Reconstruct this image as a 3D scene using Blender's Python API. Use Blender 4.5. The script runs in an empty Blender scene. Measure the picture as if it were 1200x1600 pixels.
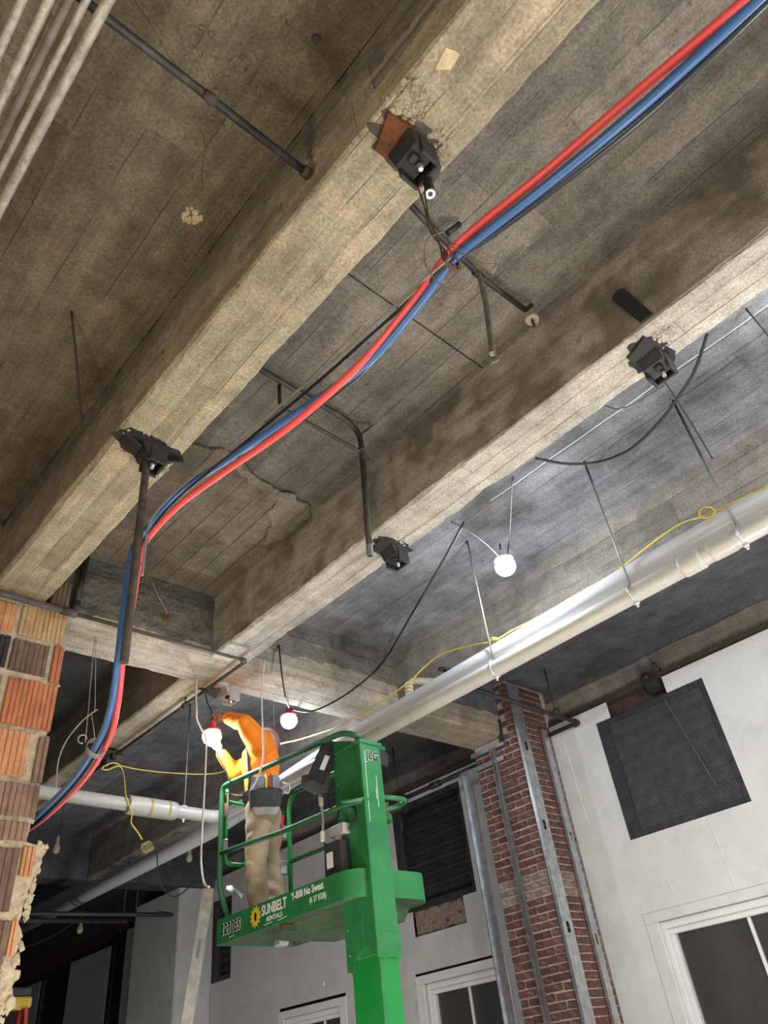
import bpy, bmesh, math, random
from mathutils import Vector, Matrix, noise
random.seed(7)
S = bpy.context.scene
COL = S.collection

# ------------------------------------------------------------------ camera
cam_d = bpy.data.cameras.new('camera')
cam = bpy.data.objects.new('camera', cam_d)
COL.objects.link(cam)
cam_d.sensor_fit = 'VERTICAL'
cam_d.sensor_height = 36.0
cam_d.lens = 36.0 * 1145.87 / 1600.0
cam_d.clip_start = 0.02
RIGHT = Vector((0.73982, -0.664244, -0.106986))
DOWN = Vector((0.350448, 0.516191, -0.781494))
FWD = Vector((0.574328, 0.540672, 0.614671))
mw = Matrix.Identity(4)
for i in range(3):
    mw[i][0] = RIGHT[i]; mw[i][1] = -DOWN[i]; mw[i][2] = -FWD[i]
mw[0][3], mw[1][3], mw[2][3] = 0, 0, 1.6
cam.matrix_world = mw
S.camera = cam

# ------------------------------------------------------------------ world, lights, exposure
W = bpy.data.worlds.new('world'); S.world = W
W.use_nodes = True
W.node_tree.nodes['Background'].inputs['Color'].default_value = (0.62, 0.66, 0.74, 1)
W.node_tree.nodes['Background'].inputs['Strength'].default_value = 0.03
S.view_settings.view_transform = 'Standard'
S.view_settings.look = 'None'
S.view_settings.exposure = 0.22
S.view_settings.gamma = 1.0
S.view_settings.use_curve_mapping = False

def lamp(name, loc, power, color, radius):
    d = bpy.data.lights.new(name, 'POINT')
    d.energy = power; d.color = color; d.shadow_soft_size = radius
    o = bpy.data.objects.new(name, d); o.location = loc; COL.objects.link(o)
    return o
WARM = (1.0, 0.86, 0.62); WARM2 = (1.0, 0.90, 0.74); COOL = (0.78, 0.87, 1.0); NEUT = (1.0, 0.98, 0.955)
# the other lamps of the work-light string and the tower lights standing on the floor outside the frame, plus two added fill lights
lamp('work_light_left', (-1.1, 1.4, 1.7), 150, WARM, 0.35)
lamp('work_light_behind', (-0.2, -2.6, 1.7), 85, WARM2, 0.35)
lamp('fill_light_low', (2.3, 0.3, 0.9), 75, NEUT, 0.35)  # added fill, brightens the slab between the first two beams
lamp('work_light_right', (4.0, -1.6, 3.1), 150, NEUT, 0.2)
lamp('work_light_centre', (3.7, 1.0, 0.7), 210, NEUT, 0.35)
lamp('work_light_bay', (2.2, 3.3, 0.8), 80, WARM2, 0.3)
lamp('work_light_string', (3.75, -0.7, 4.35), 55, COOL, 0.08)
lamp('fill_light_far', (3.6, 8.6, 0.9), 75, NEUT, 0.3)  # added fill for the dim far bays

# measured paths in metres
P = {
 'cable_red': [(1.250,-0.344,3.603), (1.250,-0.265,3.594), (1.250,0.023,3.636), (1.250,0.342,3.676), (1.250,0.602,3.726), (1.250,0.731,3.731), (1.250,0.928,3.669), (1.250,1.204,3.621), (1.250,1.625,3.655), (1.250,2.087,3.759), (1.250,2.445,3.832), (1.250,2.716,3.835), (1.264,2.850,3.799), (1.242,2.840,3.464), (1.238,2.860,3.210), (1.300,3.000,3.069), (1.404,3.300,3.018), (1.548,3.900,3.040), (1.659,4.680,3.080), (1.708,5.200,3.131)],
 'cable_blue': [(1.265,-0.362,3.588), (1.265,-0.282,3.581), (1.265,0.025,3.592), (1.265,0.330,3.638), (1.265,0.583,3.690), (1.265,0.726,3.713), (1.265,0.898,3.660), (1.265,1.179,3.621), (1.265,1.642,3.728), (1.265,2.115,3.847), (1.265,2.546,3.960), (1.265,2.838,3.927), (1.212,2.850,3.778), (1.202,2.840,3.452), (1.215,2.860,3.204), (1.269,3.000,3.032), (1.351,3.300,2.993), (1.482,3.900,3.021), (1.600,4.680,3.074), (1.649,5.200,3.126)],
 'cable_black': [(1.295,-0.376,3.611), (1.295,-0.296,3.602), (1.295,0.014,3.595), (1.295,0.333,3.648), (1.295,0.599,3.712), (1.295,0.752,3.751), (1.295,0.967,3.713), (1.295,1.252,3.659), (1.295,1.682,3.750), (1.295,2.192,3.913), (1.295,2.650,4.013), (1.295,2.879,3.949), (1.260,2.900,3.819), (1.249,2.900,3.498), (1.254,2.920,3.226), (1.307,3.060,3.079), (1.403,3.360,3.026), (1.539,3.960,3.048), (1.638,4.700,3.073), (1.678,5.200,3.117)],
 'cable_grey': [(1.235,0.715,3.682), (1.235,0.905,3.707), (1.235,1.172,3.727), (1.235,1.474,3.768), (1.235,1.822,3.818), (1.235,2.174,3.876), (1.235,2.507,3.927), (1.235,2.726,3.906), (1.235,2.753,3.775), (1.235,2.754,3.591)],
 'cable_dark': [(1.250,0.722,3.691), (1.250,0.898,3.694), (1.250,1.170,3.715), (1.250,1.471,3.746), (1.250,1.816,3.796), (1.250,2.164,3.845), (1.250,2.505,3.893), (1.250,2.722,3.871), (1.250,2.779,3.797), (1.250,2.787,3.579)],
 'cord_swag': [(3.000,0.451,4.386), (3.150,0.616,4.363), (3.300,0.780,4.408), (3.420,0.965,4.432), (3.500,1.183,4.452), (3.500,1.337,4.474), (3.450,1.461,4.499), (3.300,1.552,4.487), (3.000,1.559,4.375)],
 'cord_long': [(3.020,2.181,4.308), (3.400,2.715,4.456), (4.000,3.549,4.724), (4.450,4.249,4.870), (4.611,4.550,4.890), (4.406,4.550,4.663), (4.074,4.560,4.386), (3.804,4.600,4.207), (3.773,4.800,4.238), (3.983,5.280,4.493)],
 'cord_lamp2': [(3.333,4.570,4.658), (3.302,4.500,4.369), (3.483,4.700,4.265), (3.954,5.280,4.500)],
 'cord_lamp3': [(3.000,1.743,4.365), (3.400,2.045,4.529), (3.700,2.291,4.598), (3.885,2.480,4.570)],
 'wire_lamp3': [(3.020,2.272,4.377), (3.200,2.294,4.400), (3.500,2.376,4.457), (3.771,2.470,4.498)],
 'string_yellow': [(3.930,0.706,4.022), (3.950,0.915,4.057), (3.960,1.077,4.077), (3.970,1.140,4.094), (4.100,1.322,4.208), (4.250,1.628,4.276), (4.250,1.906,4.225), (4.220,2.222,4.202), (4.200,2.563,4.184), (4.100,2.741,4.134), (4.000,2.859,4.072), (4.150,3.152,4.220), (4.250,3.571,4.360), (4.250,3.807,4.330), (4.200,3.927,4.252), (4.100,4.154,4.162), (4.050,4.435,4.118), (4.000,4.637,4.087), (4.168,5.400,4.277), (3.943,5.500,4.212), (3.965,5.900,4.230), (3.946,6.500,4.279), (3.503,6.600,4.247), (3.158,6.650,4.249), (2.995,6.680,4.271)],
 'string_loop': [(3.940,1.128,4.112), (3.940,1.090,4.121), (3.940,1.051,4.095), (3.940,1.045,4.057), (3.940,1.088,4.046), (3.940,1.128,4.072)],
 'string_knot': [(2.995,6.680,4.271), (2.911,6.640,4.270), (2.834,6.640,4.234), (2.802,6.640,4.199), (2.858,6.640,4.195), (2.959,6.640,4.247), (3.008,6.640,4.205), (2.977,6.500,4.038), (2.947,6.400,3.917), (2.952,6.340,3.822), (3.008,6.360,3.735), (3.029,6.400,3.672), (3.097,6.400,3.603), (3.146,6.400,3.544)],
 'wire_tangle1': [(1.220,0.757,4.174), (1.220,0.752,3.999), (1.220,0.755,3.878), (1.220,0.728,3.746), (1.220,0.714,3.674), (1.240,0.741,3.682), (1.280,0.728,3.675), (1.260,0.700,3.652), (1.220,0.704,3.683)],
 'wire_tangle2': [(1.220,0.734,4.104), (1.220,0.746,3.949), (1.220,0.733,3.803), (1.230,0.740,3.734), (1.240,0.747,3.719)],
 'wire_tangle3': [(1.220,0.706,3.806), (1.200,0.755,3.810), (1.200,0.781,3.774), (1.200,0.793,3.715), (1.200,0.783,3.645), (1.220,0.766,3.570), (1.240,0.727,3.516), (1.240,0.688,3.488), (1.240,0.674,3.499)],
 'wire_tangle4': [(1.220,0.701,3.731), (1.220,0.667,3.633), (1.220,0.623,3.533), (1.220,0.597,3.484), (1.220,0.566,3.447), (1.220,0.589,3.428)],
 'rod_left': [(0.628,2.621,4.955), (0.740,2.765,4.800), (0.852,2.920,4.660), (0.913,2.991,4.560)],
 'wires_far_a': [(1.760,4.580,4.294), (1.774,4.580,4.028), (1.791,4.580,3.756), (1.801,4.580,3.542)],
 'wires_far_b': [(1.771,4.580,4.282), (1.807,4.580,3.989), (1.833,4.580,3.774), (1.816,4.580,3.739), (1.840,4.580,3.656), (1.861,4.580,3.573)],
 'wire_arc': [(1.850,4.580,3.777), (1.767,4.580,3.685), (1.685,4.580,3.542), (1.653,4.580,3.414), (1.657,4.580,3.296), (1.664,4.580,3.232)],
 'cord_white': [(2.653,4.700,3.981), (2.674,4.720,3.917), (2.756,4.780,3.869), (2.797,4.800,3.844), (2.796,4.780,3.737), (2.750,4.700,3.467), (2.689,4.600,3.167), (2.629,4.500,2.894), (2.591,4.450,2.704)],
 'cord_white2': [(2.835,5.100,4.130), (2.884,5.200,4.004), (3.314,6.000,4.071), (3.550,6.420,3.887)],
 'cord_person': [(3.132,4.500,4.441), (3.106,4.500,4.101), (3.081,4.450,3.768), (3.059,4.420,3.584), (3.035,4.450,3.450), (3.019,4.500,3.386)],
 'cord_person2': [(2.947,4.900,3.876), (2.909,4.800,3.713), (2.967,4.800,3.634), (3.034,4.850,3.592), (3.109,4.950,3.586)],
 'stud_lean': [(2.390,4.000,2.592), (1.680,3.000,1.834)],
 'lampfar1': [(3.388,9.000,4.151), (4.630,11.000,3.725), (5.092,9.000,4.176)],
 'farpipes': [(4.145,10.600,3.787), (5.642,10.900,3.882), (5.874,11.000,3.942), (5.453,10.600,3.763)],
 'sprinkler': [(4.500,3.831,4.477), (4.500,3.871,4.402), (4.300,3.962,4.411), (4.200,3.874,4.201)],
 'pipe_pier': [(5.205,4.000,4.436), (6.814,4.000,4.434), (6.781,4.000,4.414), (7.385,4.900,4.685), (6.411,4.000,4.467), (6.465,4.000,5.160)],
 'valve': [(6.200,6.155,4.185), (6.200,6.226,4.280), (6.200,5.895,4.144), (6.200,5.031,4.222), (6.200,5.398,4.097)],
 'studA': [(6.200,5.245,4.167), (6.200,5.077,4.113), (6.200,4.643,4.297), (6.200,5.102,4.128)],
 'studB': [(6.230,4.729,4.242), (6.230,4.791,1.935)],
 'studC': [(6.259,4.360,4.846), (6.438,4.360,4.887), (6.169,4.360,1.842), (6.386,4.360,1.833)],
 'studD': [(6.661,4.360,4.489), (6.747,4.360,4.506), (6.645,4.360,1.868)],
 'light_patch': [(1.027,0.506,4.400), (1.028,0.540,4.400)],
 'ladder': [(2.809,8.000,2.588), (2.921,8.000,2.585), (2.974,8.000,2.393)],
 'patch_edge': [(2.044,3.166,4.950), (2.201,3.169,4.950), (2.417,3.169,4.950), (2.634,3.194,4.950), (2.784,3.274,4.950), (2.885,3.443,4.950), (2.858,3.609,4.950)],
 'patch_panel': [(1.700,1.558,4.950), (2.088,1.571,4.950), (2.526,1.585,4.950), (2.946,1.591,4.950)],
 'rock': [(3.932,1.240,3.800)],
}

# ------------------------------------------------------------------ materials
def newmat(name):
    m = bpy.data.materials.new(name); m.use_nodes = True
    nt = m.node_tree
    return m, nt, nt.nodes['Principled BSDF']
def nd(nt, t, **kw):
    n = nt.nodes.new(t)
    for k, v in kw.items():
        if k in n.inputs: n.inputs[k].default_value = v
        else: setattr(n, k, v)
    return n
def mth(nt, op, a, b=None, c=None):
    n = nt.nodes.new('ShaderNodeMath'); n.operation = op
    for i, v in enumerate((a, b, c)):
        if v is None: continue
        if isinstance(v, (int, float)): n.inputs[i].default_value = v
        else: nt.links.new(v, n.inputs[i])
    return n.outputs[0]
def mixc(nt, fac, a, b, mode='MIX'):
    n = nt.nodes.new('ShaderNodeMix'); n.data_type = 'RGBA'; n.blend_type = mode
    for s, v in ((n.inputs[0], fac), (n.inputs[6], a), (n.inputs[7], b)):
        if isinstance(v, (int, float)): s.default_value = v
        elif isinstance(v, tuple): s.default_value = v if len(v) == 4 else (*v, 1)
        else: nt.links.new(v, s)
    return n.outputs[2]
def ramp(nt, v, lo, hi, a=0.0, b=1.0):
    n = nt.nodes.new('ShaderNodeMapRange')
    nt.links.new(v, n.inputs[0])
    n.inputs[1].default_value = lo; n.inputs[2].default_value = hi
    n.inputs[3].default_value = a; n.inputs[4].default_value = b
    return n.outputs[0]
def noi(nt, vec, scale, detail=4, rough=0.6):
    n = nd(nt, 'ShaderNodeTexNoise', Scale=scale, Detail=detail, Roughness=rough)
    nt.links.new(vec, n.inputs['Vector']); return n.outputs['Fac']
def mapped(nt, vec, scale):
    n = nd(nt, 'ShaderNodeMapping'); n.inputs['Scale'].default_value = scale
    nt.links.new(vec, n.inputs['Vector']); return n.outputs[0]

def concrete(name, light, dark, board=0.2, axis='X', stretch='Y', stain=0.5, line=0.6, pits=0.5, bump=0.35, offset=0.0):
    m, nt, bs = newmat(name)
    tc = nt.nodes.new('ShaderNodeTexCoord'); v = tc.outputs['Object']
    sep = nt.nodes.new('ShaderNodeSeparateXYZ'); nt.links.new(v, sep.inputs[0])
    big = noi(nt, v, 0.9, 5, 0.6); mid = noi(nt, v, 6, 8, 0.65); fine = noi(nt, v, 70, 4, 0.7)
    sc = (0.6, 9, 9) if stretch == 'X' else ((9, 0.6, 9) if stretch == 'Y' else (9, 9, 0.6))
    streak = noi(nt, mapped(nt, v, sc), 2.2, 6, 0.7)
    wob = mth(nt, 'MULTIPLY', mth(nt, 'SUBTRACT', noi(nt, v, 1.5, 2), 0.5), 0.03)
    q = mth(nt, 'DIVIDE', mth(nt, 'ADD', mth(nt, 'ADD', sep.outputs[axis], wob), offset), board)
    fr = mth(nt, 'FRACT', q)
    bid = mth(nt, 'FLOOR', q)
    wn = nd(nt, 'ShaderNodeTexWhiteNoise', noise_dimensions='1D'); nt.links.new(bid, wn.inputs['W'])
    edge = mth(nt, 'ABSOLUTE', mth(nt, 'SUBTRACT', fr, 0.5))
    q2 = mth(nt, 'ADD', mth(nt, 'DIVIDE', sep.outputs[stretch], 1.9), mth(nt, 'MULTIPLY', wn.outputs['Value'], 7.0))
    wn2 = nd(nt, 'ShaderNodeTexWhiteNoise', noise_dimensions='2D')
    cv = nt.nodes.new('ShaderNodeCombineXYZ'); nt.links.new(bid, cv.inputs[0]); nt.links.new(mth(nt, 'FLOOR', q2), cv.inputs[1]); nt.links.new(cv.outputs[0], wn2.inputs['Vector'])
    ln2 = ramp(nt, mth(nt, 'ABSOLUTE', mth(nt, 'SUBTRACT', mth(nt, 'FRACT', q2), 0.5)), 0.5 - 0.0020, 0.5 - 0.0006)
    ln = ramp(nt, edge, 0.5 - 0.0045 / board, 0.5 - 0.001 / board)
    ln = mth(nt, 'MULTIPLY', mth(nt, 'MAXIMUM', ln, mth(nt, 'MULTIPLY', ln2, 0.7)), ramp(nt, noi(nt, v, 2.3, 3), 0.42, 0.56))
    c = mixc(nt, ramp(nt, big, 0.32, 0.68), (*light, 1), (*dark, 1))
    mott = mth(nt, 'ADD', mth(nt, 'MULTIPLY', mid, 0.55), mth(nt, 'MULTIPLY', streak, 0.45))
    c = mixc(nt, 1.0, c, nt_grey(nt, ramp(nt, mott, 0.32, 0.68, 0.50, 1.45)), 'MULTIPLY')
    c = mixc(nt, 1.0, c, nt_grey(nt, ramp(nt, wn2.outputs['Value'], 0, 1, 0.82, 1.16)), 'MULTIPLY')
    c = mixc(nt, 1.0, c, nt_grey(nt, ramp(nt, fine, 0.3, 0.7, 0.62, 1.36)), 'MULTIPLY')
    st = ramp(nt, noi(nt, v, 2.1, 7, 0.72), 0.56, 0.70)
    c = mixc(nt, mth(nt, 'MULTIPLY', st, stain), c, (dark[0] * .38, dark[1] * .36, dark[2] * .36, 1))
    pale = mth(nt, 'MULTIPLY', ramp(nt, noi(nt, mapped(nt, v, (1.3, 1.3, 1.3)), 4.3, 8, 0.75), 0.60, 0.70), 0.35)
    c = mixc(nt, pale, c, (min(1, light[0] * 1.35), min(1, light[1] * 1.36), min(1, light[2] * 1.4), 1))
    dk = ramp(nt, noi(nt, v, 11, 5, 0.7), 0.655, 0.70)
    c = mixc(nt, mth(nt, 'MULTIPLY', dk, stain * 1.3), c, (dark[0] * .4, dark[1] * .38, dark[2] * .36, 1))
    vo = nd(nt, 'ShaderNodeTexVoronoi', Scale=26); nt.links.new(v, vo.inputs['Vector'])
    pit = mth(nt, 'MULTIPLY', ramp(nt, vo.outputs['Distance'], 0.06, 0.16, 1, 0), ramp(nt, noi(nt, v, 3.5, 3), 0.5, 0.6))
    c = mixc(nt, mth(nt, 'MULTIPLY', pit, pits), c, (dark[0] * .35, dark[1] * .35, dark[2] * .35, 1))
    c = mixc(nt, mth(nt, 'MULTIPLY', ln, line), c, (dark[0] * .3, dark[1] * .3, dark[2] * .3, 1))
    nt.links.new(c, bs.inputs['Base Color'])
    bs.inputs['Roughness'].default_value = 0.92
    h = mth(nt, 'ADD', mth(nt, 'MULTIPLY', mid, 0.5), mth(nt, 'MULTIPLY', fine, 0.22))
    h = mth(nt, 'ADD', h, mth(nt, 'MULTIPLY', streak, 0.3))
    h = mth(nt, 'ADD', h, mth(nt, 'MULTIPLY', wn.outputs['Value'], 0.22))
    h = mth(nt, 'SUBTRACT', h, mth(nt, 'MULTIPLY', ln, 0.5))
    h = mth(nt, 'SUBTRACT', h, mth(nt, 'MULTIPLY', pit, 0.5))
    bp = nd(nt, 'ShaderNodeBump', Strength=bump, Distance=0.02); nt.links.new(h, bp.inputs['Height'])
    nt.links.new(bp.outputs[0], bs.inputs['Normal'])
    return m
def nt_grey(nt, v):
    n = nt.nodes.new('ShaderNodeCombineColor')
    for i in range(3): nt.links.new(v, n.inputs[i])
    return n.outputs[0]

def plain(name, col, rough=0.5, metal=0.0, var=0.25, scale=8, bump=0.1, col2=None, spot=0.0, emit=0, rnd=0.0, stretch=None):
    m, nt, bs = newmat(name)
    tc = nt.nodes.new('ShaderNodeTexCoord'); v = tc.outputs['Object']
    vv = mapped(nt, v, stretch) if stretch else v
    n1 = noi(nt, vv, scale, 6, 0.65); n2 = noi(nt, v, scale * 9, 3, 0.6)
    c = mixc(nt, 1.0, (*col, 1), nt_grey(nt, ramp(nt, n1, 0.3, 0.7, 1 - var, 1 + var)), 'MULTIPLY')
    if col2:
        c = mixc(nt, mth(nt, 'MULTIPLY', ramp(nt, noi(nt, v, scale * .8 + 1.3, 7, 0.7), 0.52, 0.62), 1.0 if not spot else spot), c, (*col2, 1))
    if rnd:
        oi = nt.nodes.new('ShaderNodeObjectInfo')
        c = mixc(nt, 1.0, c, nt_grey(nt, ramp(nt, oi.outputs['Random'], 0, 1, 1 - rnd, 1 + rnd)), 'MULTIPLY')
    nt.links.new(c, bs.inputs['Base Color'])
    bs.inputs['Roughness'].default_value = rough; bs.inputs['Metallic'].default_value = metal
    if bump:
        bp = nd(nt, 'ShaderNodeBump', Strength=bump, Distance=0.01)
        nt.links.new(mth(nt, 'ADD', n1, mth(nt, 'MULTIPLY', n2, 0.5)), bp.inputs['Height'])
        nt.links.new(bp.outputs[0], bs.inputs['Normal'])
    if emit:
        bs.inputs['Emission Color'].default_value = (0.92, 0.96, 1.0, 1); bs.inputs['Emission Strength'].default_value = emit
    return m

M = {}
M['slab_left'] = concrete('slab_brown', (0.17, 0.146, 0.10), (0.105, 0.09, 0.062), 0.24, 'X', 'Y', 0.55, 0.8, 0.5)
M['slab_right'] = concrete('slab_grey', (0.215, 0.214, 0.218), (0.115, 0.115, 0.120), 0.17, 'X', 'Y', 0.5, 0.8, 0.4)
M['slab_mid'] = concrete('slab_taupe', (0.195, 0.178, 0.15), (0.108, 0.098, 0.083), 0.19, 'X', 'Y', 0.55, 0.8, 0.5)
M['slab_far'] = concrete('slab_shaded', (0.10, 0.095, 0.09), (0.05, 0.05, 0.05), 0.19, 'X', 'Y', 0.5, 0.7, 0.3)  # dimness of the far bays put into the slab colour
M['beam'] = concrete('beam_concrete', (0.42, 0.36, 0.255), (0.29, 0.24, 0.165), 0.12, 'X', 'Y', 0.35, 0.75, 0.6, 0.4, 0.045)
M['beam2'] = concrete('beam_concrete_pale', (0.48, 0.445, 0.385), (0.31, 0.285, 0.24), 0.105, 'X', 'Y', 0.4, 0.7, 0.6, 0.4, 0.03)  # paler and greyer than the first beam's concrete
M['girder'] = concrete('girder_concrete', (0.40, 0.35, 0.27), (0.24, 0.205, 0.155), 0.15, 'Z', 'X', 0.45, 0.6, 0.6, 0.6)
M['coat'] = concrete('grey_parging', (0.25, 0.225, 0.18), (0.15, 0.135, 0.11), 0.4, 'Z', 'Y', 0.6, 0.3, 1.0, 1.2)
M['slab_patch'] = concrete('scabbed_slab', (0.21, 0.175, 0.125), (0.085, 0.074, 0.055), 0.16, 'X', 'Y', 0.7, 0.9, 0.6, 0.6)
M['gravel'] = concrete('rough_gravel', (0.30, 0.27, 0.21), (0.17, 0.155, 0.12), 0.4, 'Z', 'Y', 0.7, 0.3, 1.0, 1.5)
M['coat_dark'] = concrete('dark_parging', (0.17, 0.158, 0.135), (0.075, 0.07, 0.06), 0.4, 'Z', 'X', 0.7, 0.1, 1.0, 1.4)
M['spandrel'] = concrete('spandrel_concrete', (0.26, 0.235, 0.20), (0.16, 0.145, 0.125), 0.22, 'Z', 'Y', 0.4, 0.7, 0.4)
M['soot'] = concrete('sooty_shaded_concrete', (0.115, 0.116, 0.138), (0.065, 0.066, 0.078), 0.22, 'Z', 'Y', 0.4, 0.5, 0.3)  # soot on the spandrel; on the last bay's slab, shade painted as colour
M['white_patch'] = plain('pale_plaster', (0.62, 0.50, 0.33), 0.9, 0, 0.2, 20, 0.4)
M['floor'] = plain('floor_concrete', (0.33, 0.31, 0.28), 0.8, 0, 0.25, 2, 0.1)
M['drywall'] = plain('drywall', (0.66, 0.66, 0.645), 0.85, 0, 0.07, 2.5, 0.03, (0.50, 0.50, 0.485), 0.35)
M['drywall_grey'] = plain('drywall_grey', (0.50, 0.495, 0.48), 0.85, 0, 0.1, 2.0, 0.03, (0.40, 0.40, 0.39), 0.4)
M['compound'] = plain('joint_compound', (0.74, 0.74, 0.71), 0.8, 0, 0.05, 9, 0.05)
M['brickwall'] = plain('sooty_brick', (0.10, 0.06, 0.05), 0.9, 0, 0.4, 14, 0.5)
M['brick'] = plain('red_brick', (0.115, 0.048, 0.042), 0.88, 0, 0.28, 25, 0.45, (0.30, 0.21, 0.16), 0.3, 0, 0.28)
M['brick_dusty'] = plain('dusty_brick', (0.20, 0.15, 0.125), 0.9, 0, 0.3, 25, 0.45, (0.40, 0.33, 0.26), 0.6, 0, 0.2)
M['mortar'] = plain('pale_mortar', (0.50, 0.40, 0.33), 0.95, 0, 0.25, 22, 0.8)
M['mortar_cream'] = plain('cream_mortar', (0.46, 0.385, 0.27), 0.95, 0, 0.3, 18, 1.0)
for k, c in dict(red=(0.40, 0.145, 0.07), orange=(0.48, 0.23, 0.11), buff=(0.45, 0.29, 0.15), brown=(0.13, 0.078, 0.058),
                 black=(0.02, 0.02, 0.022), dusk=(0.25, 0.15, 0.11)).items():
    M['tile_' + k] = plain('clay_tile_' + k, c, 0.85, 0, 0.3, 14, 0.35, tuple(min(1, x * 1.5 + .06) for x in c), 0.35, 0, 0.12, (1, 1, 0.25))
M['rail_green'] = plain('worn_rail_green', (0.022, 0.125, 0.045), 0.5, 0, 0.25, 9, 0.03, (0.06, 0.17, 0.085), 0.4)
M['green'] = plain('green_paint', (0.018, 0.17, 0.050), 0.45, 0, 0.22, 5, 0.03, (0.045, 0.23, 0.09), 0.4)
M['green_bright'] = plain('bright_green_paint', (0.008, 0.20, 0.035), 0.38, 0, 0.1, 4, 0.02)
M['green_dusty'] = plain('dusty_green_paint', (0.045, 0.085, 0.05), 0.7, 0, 0.3, 5, 0.1, (0.12, 0.125, 0.09), 0.6)
M['steel'] = plain('galvanised_steel', (0.56, 0.58, 0.60), 0.34, 0.85, 0.25, 14, 0.05, (0.38, 0.40, 0.42), 0.6)
M['conduit'] = plain('galvanised_conduit', (0.44, 0.43, 0.39), 0.5, 0.35, 0.35, 16, 0.1, (0.27, 0.26, 0.23), 0.7, stretch=(3, 1.5, 3))
M['dark_steel'] = plain('dark_painted_steel', (0.028, 0.027, 0.028), 0.6, 0.2, 0.35, 14, 0.2, (0.06, 0.05, 0.045), 0.5)
M['black_pipe'] = plain('black_conduit', (0.035, 0.032, 0.03), 0.5, 0.3, 0.3, 12, 0.1, (0.10, 0.085, 0.07), 0.5)
M['brown_pipe'] = plain('dusty_brown_conduit', (0.060, 0.049, 0.038), 0.7, 0.0, 0.35, 14, 0.15, (0.11, 0.095, 0.075), 0.4)
M['grey_pipe'] = plain('grey_conduit', (0.20, 0.185, 0.16), 0.5, 0.4, 0.3, 16, 0.1)
M['rust'] = plain('rusty_steel', (0.15, 0.05, 0.022), 0.9, 0.1, 0.4, 20, 0.5, (0.06, 0.028, 0.018), 0.8)
M['rust_wire'] = plain('rusty_wire', (0.12, 0.065, 0.05), 0.8, 0.2, 0.3, 20, 0)
M['wire_grey'] = plain('tie_wire', (0.30, 0.28, 0.25), 0.5, 0.4, 0.2, 20, 0)
M['wire_dark'] = plain('dark_wire', (0.02, 0.02, 0.021), 0.6, 0, 0.2, 20, 0)
M['red_cable'] = plain('red_cable_jacket', (0.80, 0.095, 0.095), 0.42, 0, 0.06, 6, 0)
M['blue_cable'] = plain('blue_cable_jacket', (0.045, 0.125, 0.32), 0.38, 0, 0.1, 6, 0)
M['black_cable'] = plain('black_cable_jacket', (0.016, 0.017, 0.022), 0.35, 0, 0.1, 6, 0)
M['grey_cable'] = plain('grey_cable_jacket', (0.24, 0.23, 0.21), 0.45, 0, 0.2, 9, 0)
M['white_cord'] = plain('white_cord', (0.62, 0.60, 0.55), 0.6, 0, 0.1, 9, 0)
M['twine_dull'] = plain('dull_twine', (0.34, 0.28, 0.10), 0.8, 0, 0.15, 30, 0)
M['yellow'] = plain('yellow_twine', (0.62, 0.48, 0.07), 0.7, 0, 0.15, 30, 0)
M['pvc'] = plain('white_pvc', (0.66, 0.68, 0.73), 0.3, 0, 0.04, 3, 0.01)
M['pvc_old'] = plain('aged_pvc', (0.50, 0.485, 0.44), 0.35, 0, 0.1, 9, 0.02, (0.45, 0.43, 0.37), 0.35, stretch=(4, 1, 4))
M['primer'] = plain('primer_stain', (0.50, 0.36, 0.12), 0.6, 0, 0.3, 20, 0)
M['black'] = plain('black_plastic', (0.022, 0.022, 0.025), 0.5, 0, 0.2, 12, 0.05)
M['charcoal'] = plain('charcoal_metal', (0.030, 0.031, 0.036), 0.55, 0.2, 0.35, 7, 0.15, (0.065, 0.062, 0.06), 0.6)
M['steel_dark'] = plain('dull_steel', (0.30, 0.29, 0.28), 0.4, 0.7, 0.3, 14, 0.05)
M['slat'] = plain('dusty_slat_metal', (0.075, 0.075, 0.078), 0.6, 0.1, 0.3, 9, 0.1)
M['mesh_steel'] = plain('dark_mesh_steel', (0.105, 0.105, 0.11), 0.6, 0.3, 0.3, 9, 0)
M['white_trim'] = plain('white_trim', (0.66, 0.66, 0.65), 0.55, 0, 0.08, 6, 0.03)
M['vinyl'] = plain('white_vinyl', (0.74, 0.74, 0.74), 0.4, 0, 0.04, 6, 0)
M['grey_box'] = plain('grey_enamel', (0.36, 0.36, 0.35), 0.5, 0, 0.1, 9, 0.02)
M['orange'] = plain('orange_shirt', (0.95, 0.25, 0.012), 0.85, 0, 0.16, 9, 0.35, stretch=(1, 1, 0.5))
M['khaki'] = plain('khaki_cloth', (0.44, 0.35, 0.235), 0.9, 0, 0.2, 7, 0.5)
M['skin'] = plain('skin', (0.28, 0.155, 0.105), 0.55, 0, 0.1, 12, 0.05)
M['belt_grey'] = plain('grey_blue_canvas', (0.24, 0.26, 0.31), 0.85, 0, 0.25, 25, 0.4)
M['belt_black'] = plain('dark_leather', (0.040, 0.042, 0.048), 0.6, 0, 0.25, 14, 0.3)
M['hat_grey'] = plain('grey_hard_hat', (0.33, 0.34, 0.36), 0.4, 0, 0.05, 9, 0)
M['red'] = plain('red_plastic', (0.60, 0.05, 0.05), 0.4, 0, 0.08, 9, 0)
M['ladder_red'] = plain('red_fibreglass', (0.40, 0.03, 0.03), 0.5, 0, 0.1, 9, 0)
M['ladder_yellow'] = plain('yellow_plastic', (0.60, 0.42, 0.04), 0.5, 0, 0.1, 9, 0)
M['boot'] = plain('brown_boot', (0.09, 0.055, 0.03), 0.7, 0, 0.2, 12, 0.1)
M['hair'] = plain('black_hair', (0.015, 0.012, 0.01), 0.7, 0, 0.2, 40, 0.2)
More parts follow.
